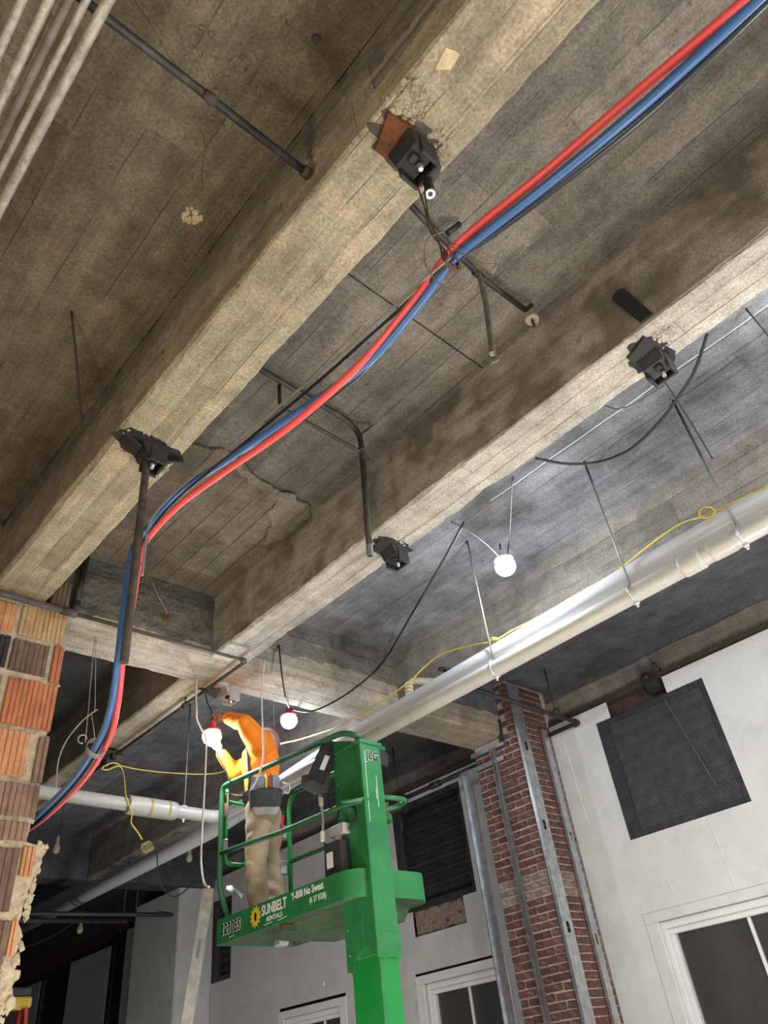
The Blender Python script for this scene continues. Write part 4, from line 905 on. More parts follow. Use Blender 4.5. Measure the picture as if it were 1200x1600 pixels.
# ================================================================== WORK LAMPS
def work_lamp(loc, label, power, capmat='red', hook=True, tilt=(0, 0, 1), r=.075):
    c = Vector(loc)
    t = thing('work_lamp', label, 'lamp', loc, 'temporary work lamps')
    prof = [(r * math.sin(a), -r * math.cos(a) * .95) for a in [math.pi * k / 12 * .80 for k in range(13)]]
    obj('globe', MB().lathe(prof, c, 20, tilt), 'globe', t, True)
    ax = Vector(tilt).normalized()
    obj('collar', MB().lathe([(r * .62, r * .72), (r * .95, r * .62), (r * .98, r * .78), (r * .6, r * 1.0), (.028, r * 1.1), (.028, r * 1.7), (.014, r * 1.9)], c, 16, tilt), capmat, t, True)
    u = ax.orthogonal().normalized(); w = ax.cross(u)
    for k in range(4):
        a = math.pi / 2 * k + .4; d = u * math.cos(a) + w * math.sin(a)
        obj('guard_bar', MB().tube(smooth_path([c + d * r * 1.0 + ax * r * .7, c + d * r * 1.10, c + d * r * 1.02 - ax * r * .25], 4), .003, 5), capmat, t, True)
    obj('hook', MB().tube(ring_path(c + ax * (r * 2.35), ax, u, .024, 12, .85), .0035, 6), 'wire_dark', t, True)
    d = bpy.data.lights.new('lamp_light', 'POINT'); d.energy = power; d.color = COOL; d.shadow_soft_size = .05
    o = bpy.data.objects.new('lamp_light', d); COL.objects.link(o); o.location = c - ax * (r * 1.5); o.parent = t
    o.matrix_parent_inverse = Matrix.Translation(-c)
    return t
l3 = work_lamp((3.82, 2.48, 4.45), 'brightest hanging work lamp under the grey slab, in the right half', 48, 'white_trim')
obj('lamp_cord', MB().tube(smooth_path(P['cord_lamp3'], 4), .0045, 6), 'wire_dark', l3, True)
l2 = work_lamp((3.975, 5.32, 4.39), 'lit work lamp hanging just right of the orange-shirted worker', 30)
l1 = work_lamp((2.93, 4.93, 3.905), 'lit work lamp held in the raised hands of the worker', 30, r=.07)
obj('lamp_cord', MB().tube(smooth_path([(2.93, 4.93, 4.04), (2.94, 4.97, 4.14), (2.965, 5.08, 4.26), (2.97, 5.14, 4.40)], 4), .005, 6), 'wire_dark', l1, True)
for k, (x, y, z, lab) in enumerate(((3.39, 9.0, 4.15, 'unlit bulb guard hanging in the dark far left, nearest the tile wall'), (4.63, 11.0, 3.73, 'unlit pale bulb hanging by the far dark pipes'), (5.09, 9.0, 4.18, 'unlit pale bulb hanging above the leaning stud'))):
    t = thing('unlit_bulb', lab, 'bulb', (x, y, z), 'unlit bulbs in the far dark')
    obj('bulb', MB().lathe([(.005, -.06), (.03, -.05), (.042, -.015), (.035, .02), (.02, .05), (.02, .06)], (x, y, z), 14), 'porcelain', t, True)
    obj('socket', MB().lathe([(.024, .05), (.024, .12), (.01, .14)], (x, y, z), 12), 'grey_cable', t, True)
    obj('cord', MB().tube([(x, y, z + .13), (x + .02, y, SLAB)], .004, 6), 'wire_dark', t, True)
wire('far_wire', [(3.0, 10.5, 3.4), (3.6, 10.9, 3.42), (4.2, 11.0, 3.6), (4.63, 11.0, 3.87)], .007, 'wire_dark', 'dark cord sagging to the far unlit bulb', 'cord')

# ================================================================== GRILLES, STUDS, WALL PIPES
def grille(y0, y1, z0, z1, label, mesh=True, rods=True):
    t = thing('vent_grille', label, 'grille', (XD, (y0 + y1) / 2, z0), 'dark wall grilles')
    obj('back_panel', MB().box(XD + .085, XD + .095, y0 + .005, y1 - .005, z0 + .005, z1 - .005), 'charcoal', t)
    for a in ((y0 + .002, y0 + .055, z0 + .002, z1 - .002), (y1 - .13, y1 - .002, z0 + .002, z1 - .002)): obj('side_frame', MB().cbox(XD + .01, XD + .074, *a, .004), 'charcoal', t)
    for a in ((z0 + .002, z0 + .07), (z1 - .06, z1 - .002)): obj('rail', MB().cbox(XD + .015, XD + .074, y0 + .057, y1 - .132, *a, .004), 'charcoal', t)
    n = 8
    for k in range(n):
        z = z0 + .09 + (z1 - z0 - .17) * (k + .5) / n
        obj('slat', MB().obox((XD + .052, y0 + .058, z), (XD + .052, y1 - .133, z), .075, .006, (.42, 0, 1)), 'slat' if mesh else 'charcoal', t)
    if mesh:
        mb = MB(); s = .0175
        ny = int((y1 - y0 - .19) / s); nz = int((z1 - z0 - .14) / s)
        for k in range(ny + 1):
            y = y0 + .058 + k * s; mb.box(XD + .022, XD + .0255, y - .0028, y + .0028, z0 + .071, z1 - .061)
        for k in range(nz + 1):
            z = z0 + .071 + k * s; mb.box(XD + .0185, XD + .022, y0 + .058, y1 - .133, z - .003, z + .003)
        o = obj('wire_mesh', mb, 'mesh_steel', t); o['kind'] = 'stuff'
    return t
g1 = grille(*VENT[0], 'large dark mesh grille set in the pale drywall at the right')
obj('hanging_wire', MB().tube(smooth_path([(XD - .01, 3.03, 4.36), (XD - .015, 2.96, 4.0), (XD - .012, 2.86, 3.5), (XD - .01, 2.83, 3.40)], 5), .008, 6), 'mesh_steel', g1, True)
grille(*VENT[1], 'dark louvred grille behind the green lift mast', False)
grille(*VENT[2], 'dark grille in the shadowed wall behind the leaning stud', False)
for y0, y1, z0, z1, lab in ((14.2, 14.8, 2.0, 4.3, 'narrow black opening beside the far wrapped pier'), (16.5, 17.9, 2.2, 4.15, 'farthest black opening in the shadowed wall')):
    grille(y0, y1, z0, z1, lab, False)

def stud(p0, p1, web, flange, w, fl, mat, label, holes=(), group=None, th=.0025, name='metal_stud'):
    """C-channel from p0 to p1; web direction, flange direction; slotted holes at fractions"""
    p0, p1 = Vector(p0), Vector(p1); d = p1 - p0; L = d.length; d.normalize()
    wv = Vector(web); wv = (wv - d * wv.dot(d)).normalized(); fv = Vector(flange); fv = (fv - d * fv.dot(d) - wv * fv.dot(wv)).normalized()
    t = thing(name, label, 'stud', p0, group)
    def bar(a, b, c0, c1, f0, f1):
        v = [p0 + d * s + wv * c + fv * f for s in (a, b) for c, f in ((c0, f0), (c1, f0), (c1, f1), (c0, f1))]
        return MB().add(v, [(0, 3, 2, 1), (4, 5, 6, 7), (0, 1, 5, 4), (1, 2, 6, 5), (2, 3, 7, 6), (3, 0, 4, 7)])
    mb = MB(); cur = 0; hw = w * .15
    for h in sorted(holes):
        a = h * L - .045; b = h * L + .045
        m_ = bar(cur, a, -w / 2, w / 2, 0, th); mb.add(m_.v, m_.f)
        for c0, c1 in ((-w / 2, -hw), (hw, w / 2)):
            m_ = bar(a, b, c0, c1, 0, th); mb.add(m_.v, m_.f)
        cur = b
    m_ = bar(cur, L, -w / 2, w / 2, 0, th); mb.add(m_.v, m_.f)
    for c in (-w * .22, w * .22):
        m_ = bar(0, L, c - .004, c + .004, -.0025, 0.0005)
        if holes: continue
        mb.add(m_.v, m_.f)
    obj('web', mb, mat, t)
    for s in (-1, 1):
        obj('flange', bar(0, L, s * w / 2 - th / 2, s * w / 2 + th / 2, th * .5, fl), mat, t)
        obj('lip', bar(0, L, min(s * (w / 2), s * (w / 2 - .010)), max(s * (w / 2), s * (w / 2 - .010)), fl - th, fl), mat, t)
    return t
stud((6.30, 4.375, 0.02), (6.30, 4.375, 4.90), (1, 0, 0), (0, 1, 0), .15, .035, 'steel', 'tall galvanised stud standing against the right side of the brick pier', (.30, .52, .70, .86), 'galvanised wall studs')
stud((6.70, 4.375, 0.02), (6.70, 4.375, 4.47), (1, 0, 0), (0, 1, 0), .09, .032, 'steel', 'galvanised stud at the edge of the drywall behind the pier stud', (.33, .55, .75), 'galvanised wall studs')
stud((6.205, 4.735, 0.02), (6.205, 4.735, 4.30), (0, 1, 0), (-1, 0, 0), .055, .03, 'steel_dark', 'narrow dull stud down the middle of the brick pier face', (), 'galvanised wall studs')
stud((6.17, 5.12, 0.02), (6.17, 5.12, 4.14), (0, 1, 0), (-1, 0, 0), .11, .032, 'steel', 'wide galvanised stud left of the brick pier beside the middle grille', (), 'galvanised wall studs')
tk = thing('stud_track', 'galvanised track running across the brick pier to the wide stud', 'track', (6.17, 5.12, 4.15))
obj('track_web', MB().obox((6.20, 5.24, 4.165), (6.20, 4.62, 4.165), .05, .004, (0, 0, 1)), 'steel', tk)
obj('track_web', MB().obox((6.20, 5.05, 4.31), (6.20, 4.58, 4.31), .045, .004, (0, 0, 1)), 'steel', tk)
obj('post', MB().obox((6.20, 4.60, 4.32), (6.22, 4.60, 4.56), .05, .02, (0, 1, 0)), 'charcoal', tk)
# leaning stud
stud((2.015, 4.02, 0.012), (2.39, 4.0, 2.592), (.75, -.66, 0), (.6, .75, 0), .055, .03, 'steel', 'pale galvanised stud leaning at the bottom left', (.40, .885), 'galvanised wall studs')
# pipe frame beside the pier
pf = thing('wall_pipe', 'dark pipe elbow hanging beside the brick pier on a rod', 'pipe', (6.78, 4.0, 4.42))
obj('tube', MB().tube(bend([(5.15, 4.03, 4.45), (6.78, 4.0, 4.42), (6.78, 4.62, 4.42)], .03), .022, 12), 'dark_steel', pf, True)
obj('elbow', MB().tube(bend([(6.72, 4.0, 4.42), (6.79, 4.0, 4.42), (6.79, 4.06, 4.42)], .03), .031, 12), 'dark_steel', pf, True)
obj('hanger_ring', MB().tube(ring_path((6.42, 4.005, 4.455), (0, 1, 0), (0, 0, 1), .038, 16), .009, 8), 'dark_steel', pf, True)
obj('rod', MB().tube([(6.42, 4.005, 4.49), (6.42, 4.005, 4.965)], .007, 8), 'wire_dark', pf, True)
mp = thing('wall_pipe', 'dark pipe running above the middle grille to a black fitting', 'pipe', (6.5, 5.2, 4.2))
obj('tube', MB().tube([(6.45, 5.06, 4.30), (6.45, 6.55, 4.30)], .026, 12), 'dark_steel', mp, True)
obj('coupling', MB().tube([(6.45, 5.78, 4.30), (6.45, 5.92, 4.30)], .038, 12), 'dark_steel', mp, True)
obj('coupling', MB().tube([(6.45, 5.06, 4.30), (6.45, 5.18, 4.30)], .036, 12), 'dark_steel', mp, True)
obj('fitting', MB().cbox(6.36, 6.54, 6.38, 6.60, 4.16, 4.36, .03), 'black', mp)
obj('rod', MB().tube([(6.45, 6.48, 4.35), (6.45, 6.48, 4.97)], .010, 8), 'wire_dark', mp, True)
obj('stub', MB().tube([(6.45, 6.48, 4.17), (6.45, 6.48, 3.95)], .014, 8), 'wire_dark', mp, True)
fp = thing('wall_pipe', 'far black sprinkler pipe with a short branch in the dark', 'pipe', (4.3, 10.2, 3.70))
obj('tube', MB().tube(bend([(2.4, 10.2, 3.70), (5.55, 10.2, 3.77), (5.2, 9.9, 3.72)], .04), .028, 10), 'black', fp, True)
obj('tube', MB().tube([(2.4, 10.3, 3.64), (4.95, 10.3, 3.70)], .03, 10), 'black', fp, True)
for x in (4.85, 5.02): obj('rod', MB().tube([(x, 10.2, 3.76), (x, 10.2, 4.95)], .009, 6), 'black', fp, True)
# stepladder top at the lower left
la = thing('stepladder', 'red stepladder with yellow cap, just showing beside the tile wall', 'ladder', (2.80, 8.0, 0))
for s, (dx, dy) in enumerate(((0, -.55), (0, .50))):
    for x in (2.60, 2.93): obj('rail', MB().obox((x + (-.12 if x < 2.8 else .12), 8.0 + dy, 0.0), (x, 8.0 + dy * .12, 2.52), .075, .03, (0, 1, 0)), 'ladder_red', la)
for k in range(7):
    q = .3 + k * .31; f = 1 - q / 2.52; e = .12 * f
    obj('step', MB().cbox(2.60 - e, 2.93 + e, 8.0 - .55 * f - .05 - .03, 8.0 - .55 * f + .03, q, q + .03, .005), 'conduit', la)
obj('cap', MB().cbox(2.56, 2.97, 7.88, 8.10, 2.50, 2.585, .015), 'ladder_yellow', la)
obj('cap_band', MB().cbox(2.57, 2.96, 7.90, 8.08, 2.586, 2.66, .01), 'black', la)

# ================================================================== PERSONNEL LIFT
LX0, LX1, LY0, LY1 = 3.08, 3.74, 3.53, 5.03
ZB, ZT = 2.49, 2.645
lift = thing('personnel_lift', 'green vertical mast personnel lift raised in the middle of the room', 'lift', (3.44, 4.3, 0))
def rounded(x0, x1, y0, y1, r, k=6):
    out = []
    for cx, cy, a0, rr in ((x1 - r, y1 - r, 0, r), (x0 + r, y1 - r, 90, r), (x0 + r, y0 + r, 180, r), (x1 - r, y0 + r, 270, r)):
        for j in range(k + 1):
            a = math.radians(a0 + 90 * j / k); out.append((cx + rr * math.cos(a), cy + rr * math.sin(a)))
    return out
def rounded2(x0, x1, y0, y1, rn, rf, k=6):
    out = []
    for cx, cy, a0, rr in ((x1 - rf, y1 - rf, 0, rf), (x0 + rf, y1 - rf, 90, rf), (x0 + rn, y0 + rn, 180, rn), (x1 - rn, y0 + rn, 270, rn)):
        for j in range(k + 1):
            a = math.radians(a0 + 90 * j / k); out.append((cx + rr * math.cos(a), cy + rr * math.sin(a)))
    return out
oc = rounded2(LX0, LX1, LY0, LY1, .16, .02, 14); ic = rounded2(LX0 + .012, LX1 - .012, LY0 + .012, LY1 - .012, .15, .012, 14)
n = len(oc)
vs = [(x, y, z) for (x, y), z in [(p, ZB) for p in oc] + [(p, ZT) for p in oc] + [(p, ZB) for p in ic] + [(p, ZT) for p in ic]]
fs = []
for i in range(n):
    j = (i + 1) % n
    fs += [(i, j, n + j, n + i), (2 * n + j, 2 * n + i, 3 * n + i, 3 * n + j), (n + i, n + j, 3 * n + j, 3 * n + i), (i, 2 * n + i, 2 * n + j, j)]
obj('toe_board', MB().add(vs, fs), 'green', lift)
obj('platform_floor', MB().prism(ic, lambda u, v, w: (u, v, w), ZB + .004, ZB + .03), 'green_dusty', lift)
# under-platform carriage
obj('carriage', MB().hull([(3.20, 3.75, ZB + .003), (3.72, 3.75, ZB + .003), (3.72, 4.75, ZB + .003), (3.20, 4.75, ZB + .003), (3.26, 3.75, ZB - .08), (3.66, 3.75, ZB - .08), (3.66, 4.45, ZB - .07), (3.26, 4.45, ZB - .07)]), 'green_dusty', lift)
obj('cross_rib', MB().cbox(3.12, 3.76, 4.30, 4.34, ZB - .045, ZB + .002, .005), 'green_dusty', lift)
obj('latch', MB().cbox(3.40, 3.48, 4.72, 4.80, ZB - .045, ZB + .002, .01), 'grey_box', lift)
obj('latch', MB().lathe([(.022, 0), (.022, -.04), (.012, -.05)], (3.52, 4.70, ZB + .002), 10), 'dark_steel', lift, True)
# mast: outer stage and the narrower stage below it
MX0, MX1, MY0, MY1 = 3.185, 3.365, 3.50, 3.77
obj('mast_cover', MB().cbox(MX0 + .004, MX1, MY0, MY1 - .004, 2.19, 3.405, .006), 'green', lift)
obj('mast_flank', MB().prism([(3.77, 3.50), (3.77, 2.14), (3.72, 2.13), (3.70, 2.155), (3.69, 2.19), (3.66, 2.215), (3.585, 2.235), (3.585, 3.44)], lambda u, v, w: (w, u, v), MX0 - .004, MX0 + .004), 'green', lift)
obj('mast_ridge', MB().cbox(MX0 - .006, MX0 + .02, MY0 - .006, MY0 + .018, 2.18, 3.41, .004), 'green', lift)
obj('mast_groove', MB().box(MX0 - .0052, MX0 + .003, 3.560, 3.582, 2.95, 3.38), 'green', lift)
obj('mast_stage', MB().cbox(MX0 + .012, MX1 - .014, MY0 + .014, MY1 - .02, 0.30, 2.32, .006), 'green_bright', lift)
obj('mast_ridge', MB().cbox(MX0 + .012, MX0 + .032, MY0 + .006, MY0 + .022, 0.30, 2.30, .003), 'green', lift)
jag = [(MX0 - .004, 2.30), (MX1 + .003, 2.30), (MX1 + .003, 2.165)] + [(MX1 - .02 * k, 2.172 + .007 * noise.noise((k * .9, 3, 1)) + (.006 if 3 < k < 6 else 0)) for k in range(1, 9)] + [(MX0 - .004, 2.185)]
obj('torn_edge', MB().prism(jag, lambda u, v, w: (u, w, v), MY0 - .004, MY0 + .004), 'green', lift)
obj('mast_cap', MB().cbox(MX0 - .01, MX1 + .01, MY0 - .012, MY1 + .01, 3.40, 3.425, .004), 'green', lift)
for z in (2.22, 2.35, 2.9, 3.2): obj('rivet', MB().lathe([(.007, -.002), (.006, .003)], (MX0 - .004, 3.74, z), 8, (-1, 0, 0)), 'steel', lift, True)
# guard rails
def rail(pts, r=.018, rb_=.08, mat='rail_green', name='guard_rail', n=12):
    return obj(name, MB().tube(bend(pts, rb_, 7) if len(pts) > 2 else [Vector(p) for p in pts], r, n), mat, lift, True)
FX = LX0 + .012; BX = 3.695
ZR = 3.565
rail([(FX + .03, 4.93, ZT - .02), (FX, 5.02, 2.84), (FX, 5.02, ZR), (FX, 4.93, ZR + .0), (FX + .06, 3.60, 3.505), (MX0 + .04, 3.52, 3.44)], .020, .10)
rail([(FX, 5.01, 3.085), (FX + .03, 4.3, 3.045), (FX + .06, 3.62, 3.04), (MX0 + .03, 3.51, 3.03)], .017, .10, name='mid_rail')
obj('mid_rail_plate', MB().hull([(MX0 + .09, MY0 - .004, 3.035), (MX0 - .01, MY0 - .01, 3.045), (MX0 - .09, 3.62, 3.05), (MX0 - .06, 3.66, 3.05), (MX0 + .09, MY0 - .004, 3.02), (MX0 - .01, 3.52, 3.025), (MX0 - .09, 3.62, 3.035), (MX0, 3.64, 3.035)]), 'green', lift)
# rear rails (far long side)
rail([(BX, 4.98, ZT - .08), (BX, 4.98, ZR), (BX, 3.75, ZR - .02), (MX1 - .02, 3.68, 3.40)], .018, .14, 'green_bright')
rail([(BX, 4.98, 3.06), (BX, 3.78, 3.04), (MX1 - .02, 3.66, 3.04)], .017, .10, 'green_bright', 'mid_rail')
rail([(3.34, 5.035, 3.50), (3.60, 5.035, 3.52), (3.61, 5.03, 3.30), (3.61, 5.03, ZT - .08)], .017, .08, 'green_bright', 'gate_frame')
# near right loop of the mid rail beyond the mast
rail([(MX1 - .01, 3.56, 3.09), (3.62, 3.55, 3.10), (3.64, 3.66, 3.09), (MX1 - .01, 3.76, 3.02)], .017, .07, 'green', 'mid_rail')
# swing gate at the far end with silver hinges
gy = 5.035
rail([(FX + .05, gy, 3.56), (FX + .05, gy, 3.02), (3.34, gy, 3.02), (3.34, gy, 3.30)], .015, .07, 'green_bright', 'gate_frame')
rail([(FX + .05, gy, 3.47), (3.70, gy, 3.44)], .013, .07, 'green_bright', 'gate_frame')
rail([(FX, 5.03, 3.54), (3.13, 5.04, 3.54)], .012, .02, 'green_bright', 'gate_frame')
for y, x, z in ((5.0, FX + .02, 3.40), (5.0, FX + .02, 3.14)):
    obj('hinge', MB().cbox(x - .022, x + .042, y + .012, y + .05, z - .05, z + .05, .006), 'steel', lift)
for z in (3.28, 3.02): obj('hinge', MB().cbox(3.60, BX + .01, 4.99, 5.04, z - .05, z + .05, .006), 'steel', lift)
obj('gate_latch', MB().hull([(3.15, 5.02, 2.868), (3.18, 5.0, 2.87), (3.28, 5.0, 2.812), (3.285, 5.02, 2.79), (3.155, 5.03, 2.85), (3.265, 5.0, 2.785)]), 'steel', lift)
obj('wire_bail', MB().tube(bend([(FX + .02, 4.99, 3.52), (FX + .04, 4.90, 3.475), (FX + .20, 4.86, 3.475), (FX + .20, 4.86, 3.53)], .02), .005, 6), 'steel', lift, True)
# control station on the mast
CB0, CB1 = Vector((3.205, 3.80, 3.50)), Vector((3.085, 3.85, 3.235))
cs = obj('control_box', MB().obox(CB0, CB1, .12, .075, (.72, -.6, .3)), 'black', lift)
obj('box_plate', MB().hull([CB1 + Vector(q) for q in ((-.085, .04, .045), (.06, -.07, .075), (-.10, .04, -.03), (.075, -.06, -.035), (-.02, .0, -.085), (.05, -.05, -.075), (-.05, .10, .02), (.09, .02, .02), (.05, .04, -.06))]), 'charcoal', cs)
nrm = Vector((-.57, -.68, -.45)).normalized()
obj('control_label', MB().obox(CB0.lerp(CB1, .30) + nrm * .045, CB0.lerp(CB1, .66) + nrm * .047, .034, .004, (.72, -.6, .3)), 'white_trim', cs)
for k in range(3): obj('toggle', MB().lathe([(.008, 0), (.008, .012), (.005, .02)], CB0.lerp(CB1, .25 + .2 * k) + Vector((.045, -.035, .02)) + nrm * .036, 8, nrm), 'dark_steel', cs, True)
obj('box_cable', MB().tube(smooth_path([(3.16, 3.84, 3.20), (3.165, 3.83, 3.10), (3.175, 3.80, 3.08), (3.18, 3.775, 3.12)], 4), .009, 8), 'black', lift, True)
obj('control_handle', MB().hull([(3.366, 3.58, 3.43), (3.366, 3.70, 3.43), (3.50, 3.60, 3.435), (3.56, 3.62, 3.41), (3.56, 3.66, 3.34), (3.50, 3.70, 3.40), (3.54, 3.62, 3.33), (3.366, 3.60, 3.36)]), 'black', lift)
obj('hose', MB().tube(bend([(3.10, 3.84, 3.16), (3.12, 3.84, 3.02), (3.11, 3.84, 2.90)], .03), .009, 8), 'grey_cable', lift, True)
obj('plug', MB().cbox(3.095, 3.125, 3.825, 3.855, 2.86, 2.93, .008), 'white_trim', lift)
obj('plug', MB().cbox(3.095, 3.125, 3.825, 3.855, 3.08, 3.14, .008), 'porcelain', lift)
obj('hose', MB().tube(smooth_path([(3.11, 3.84, 2.87), (3.13, 3.82, 2.80), (3.16, 3.79, 2.79), (3.17, 3.77, 2.84)], 4), .006, 6), 'black', lift, True)
jb = obj('junction_box', MB().cbox(3.12, 3.183, 3.65, 3.79, 2.87, 2.935, .006), 'grey_box', lift)
obj('hose', MB().tube(smooth_path([(3.16, 3.64, 2.89), (3.17, 3.59, 2.92), (3.175, 3.58, 2.98), (3.178, 3.62, 3.03)], 4), .006, 6), 'black', lift, True)
obj('hose', MB().tube([(3.17, 3.74, 3.03), (3.15, 3.76, 2.93)], .006, 6), 'black', lift, True)
cb = obj('charger_box', MB().hull([(3.10, 3.66, ZB + .03), (3.10, 3.83, ZB + .03), (3.21, 3.66, ZB + .03), (3.21, 3.83, ZB + .03), (3.10, 3.67, 2.83), (3.10, 3.82, 2.84), (3.20, 3.67, 2.845), (3.20, 3.80, 2.845), (3.12, 3.83, 2.82)]), 'black', lift)
obj('charger_label', MB().obox((3.0985, 3.77, 2.69), (3.0985, 3.77, 2.78), .06, .003, (0, 1, 0)), 'white_trim', cb)
obj('plug', MB().lathe([(.03, 0), (.028, .03), (.012, .045)], (3.15, 3.74, 2.843), 12), 'porcelain', lift, True)
# base chassis on the floor (below the frame)
base = obj('chassis', MB().cbox(3.02, 3.86, 3.42, 4.90, .12, .42, .04), 'green', lift)
for x in (3.04, 3.84):
    for y in (3.60, 4.72): obj('wheel', MB().lathe([(.05, -.05), (.12, -.045), (.14, -.02), (.14, .02), (.12, .045), (.05, .05)], (x, y, .14), 20, (1, 0, 0)), 'black', lift, True)

# lettering
def lettering(name, text, size, mat, origin, xdir, ydir, squeeze=1.0, grow=0.0, lift_off=.001, shear=0.0, ext=.0006, space=1.0):
    cu = bpy.data.curves.new(name, 'FONT'); cu.body = text; cu.size = size; cu.offset = grow; cu.shear = shear; cu.extrude = ext; cu.resolution_u = 3; cu.space_character = space
    tmp = bpy.data.objects.new('tmp', cu); COL.objects.link(tmp)
    dg = bpy.context.evaluated_depsgraph_get(); me = bpy.data.meshes.new_from_object(tmp.evaluated_get(dg))
    bpy.data.objects.remove(tmp)
    X, Y = Vector(xdir).normalized(), Vector(ydir).normalized(); Z = X.cross(Y); O = Vector(origin)
    me.transform(Matrix.Translation(O) @ Matrix((( X.x * squeeze, Y.x, Z.x, 0), (X.y * squeeze, Y.y, Z.y, 0), (X.z * squeeze, Y.z, Z.z, 0), (0, 0, 0, 1))) @ Matrix.Translation((0, 0, lift_off + ext)))
    me.materials.clear(); me.materials.append(M[mat])
    o = bpy.data.objects.new(name, me); COL.objects.link(o); o.parent = lift; o.matrix_parent_inverse = Matrix.Translation(-world_loc(lift))
    return o
TX = LX0; D1, D2 = (0, -1, 0), (0, 0, 1)
lettering('lettering', '1230ES', .092, 'lettering_white', (TX, 4.955, 2.54), D1, D2, .74, .0062, .0005, .08, space=1.16)
lettering('lettering', '1230ES', .092, 'lettering_black', (TX, 4.955, 2.54), D1, D2, .74, .0022, .0022, .08, space=1.16)
obj('lettering', MB().obox((TX - .0028, 4.956, 2.590), (TX - .0028, 4.945, 2.600), .010, .001, (0, 0, 1)), 'lettering_black', lift)
obj('lettering', MB().obox((TX - .0028, 4.957, 2.544), (TX - .0028, 4.934, 2.544), .009, .001, (0, 0, 1)), 'lettering_black', lift)
obj('lettering', MB().obox((TX - .0015, 4.146, 2.618), (TX - .0015, 4.136, 2.628), .008, .001, (0, 0, 1)), 'lettering_white', lift)
sun = []
for k in range(24):
    a = 2 * math.pi * k / 24; r = .068 if k % 2 else .046; a += .12 if k % 2 else 0
    sun.append((4.545 - r * math.cos(a) * .95, 2.575 + r * math.sin(a)))
obj('sun_logo', MB().prism(sun, lambda u, v, w: (TX - w, u, v), .0004, .002), 'logo_yellow', lift)
obj('sun_logo_centre', MB().prism([(4.545 + .018 * math.cos(.5236 * k) * .8, 2.575 + .026 * math.sin(.5236 * k)) for k in range(12)], lambda u, v, w: (TX - w, u, v), .0021, .0028), 'lettering_black', lift)
lettering('lettering', 'SUNBELT', .084, 'lettering_white', (TX, 4.475, 2.565), D1, D2, .80, .0022)
lettering('lettering', 'RENTALS', .040, 'lettering_white', (TX, 4.42, 2.522), D1, D2, 1.05, .0006)
lettering('lettering', '1-800 No Sweat', .060, 'lettering_white', (TX, 4.14, 2.590), D1, D2, .80, .0014)
lettering('lettering', '(6 37 9328)', .048, 'lettering_white', (TX, 3.965, 2.535), D1, D2, .74, .0002)
lettering('lettering', 'JLG', .075, 'lettering_white', (MX0 + .045, MY0, 3.30), (1, 0, 0), D2, .82, .006, .0005, .12, space=1.15)
lettering('lettering', 'JLG', .075, 'lettering_black', (MX0 + .045, MY0, 3.30), (1, 0, 0), D2, .82, .003, .0022, .12, space=1.15)
for y0, z0, y1, z1 in ((4.45, 2.508, 4.36, 2.510), (4.30, 2.506, 4.20, 2.512), (4.86, 2.512, 4.80, 2.514)):
    obj('scratch', MB().obox((TX - .0006, y0, z0), (TX - .0006, y1, z1), .004, .0012, (0, 0, 1)), 'lettering_white', lift)
for x, z0, z1 in ((3.215, 2.9, 3.35), (3.30, 3.0, 3.2), (3.29, 3.05, 3.12)):
    obj('scratch', MB().obox((x, MY0 - .0006, z0), (x + .004, MY0 - .0006, z1), .003, .0012, (1, 0, 0)), 'lettering_white', lift)

# ================================================================== WORKER
def capsule(a, b, ra, rb_, n=14, flat=None):
    """tapered limb with round ends, hull of two spheres"""
    a, b = Vector(a), Vector(b); pts = []
    for c, r in ((a, ra), (b, rb_)):
        for i in range(1, 8):
            th = math.pi * i / 8
            for k in range(n):
                ph = 2 * math.pi * k / n
                pts.append(c + Vector((math.sin(th) * math.cos(ph), math.sin(th) * math.sin(ph), math.cos(th))) * r)
        pts += [c + Vector((0, 0, r)), c - Vector((0, 0, r))]
    return pts
def ellip(c, rx, ry, rz, ux, uy, uz, n=14):
    c = Vector(c); pts = []
    for i in range(0, 9):
        th = math.pi * i / 8
        for k in range(n if 0 < i < 8 else 1):
            ph = 2 * math.pi * k / n
            pts.append(c + ux * (rx * math.sin(th) * math.cos(ph)) + uy * (ry * math.sin(th) * math.sin(ph)) + uz * (rz * math.cos(th)))
    return pts
def fused(name, hulls, mat, parent, voxel, smooth=6, folds=None):
    mb = MB()
    for h in hulls: mb.hull(h)
    me = bpy.data.meshes.new(name); me.from_pydata(mb.v, [], mb.f)
    tmp = bpy.data.objects.new('tmp', me); COL.objects.link(tmp)
    m = tmp.modifiers.new('r', 'REMESH'); m.mode = 'VOXEL'; m.voxel_size = voxel
    m2 = tmp.modifiers.new('s', 'SMOOTH'); m2.factor = .5; m2.iterations = smooth
    dg = bpy.context.evaluated_depsgraph_get(); out = bpy.data.meshes.new_from_object(tmp.evaluated_get(dg)); bpy.data.objects.remove(tmp)
    if folds:
        nrm = [v.normal.copy() for v in out.vertices]
        for v, nn in zip(out.vertices, nrm): v.co += nn * folds(v.co)
    out.materials.clear(); out.materials.append(M[mat]); out.polygons.foreach_set('use_smooth', [True] * len(out.polygons))
    o = bpy.data.objects.new(name, out); COL.objects.link(o); o.parent = parent
    if parent: o.matrix_parent_inverse = Matrix.Translation(-world_loc(parent))
    return o
V = Vector
FACE = V((-.55, .83, 0)).normalized(); LEFT = V((-.83, -.55, 0)).normalized(); UPV = V((0, 0, 1))
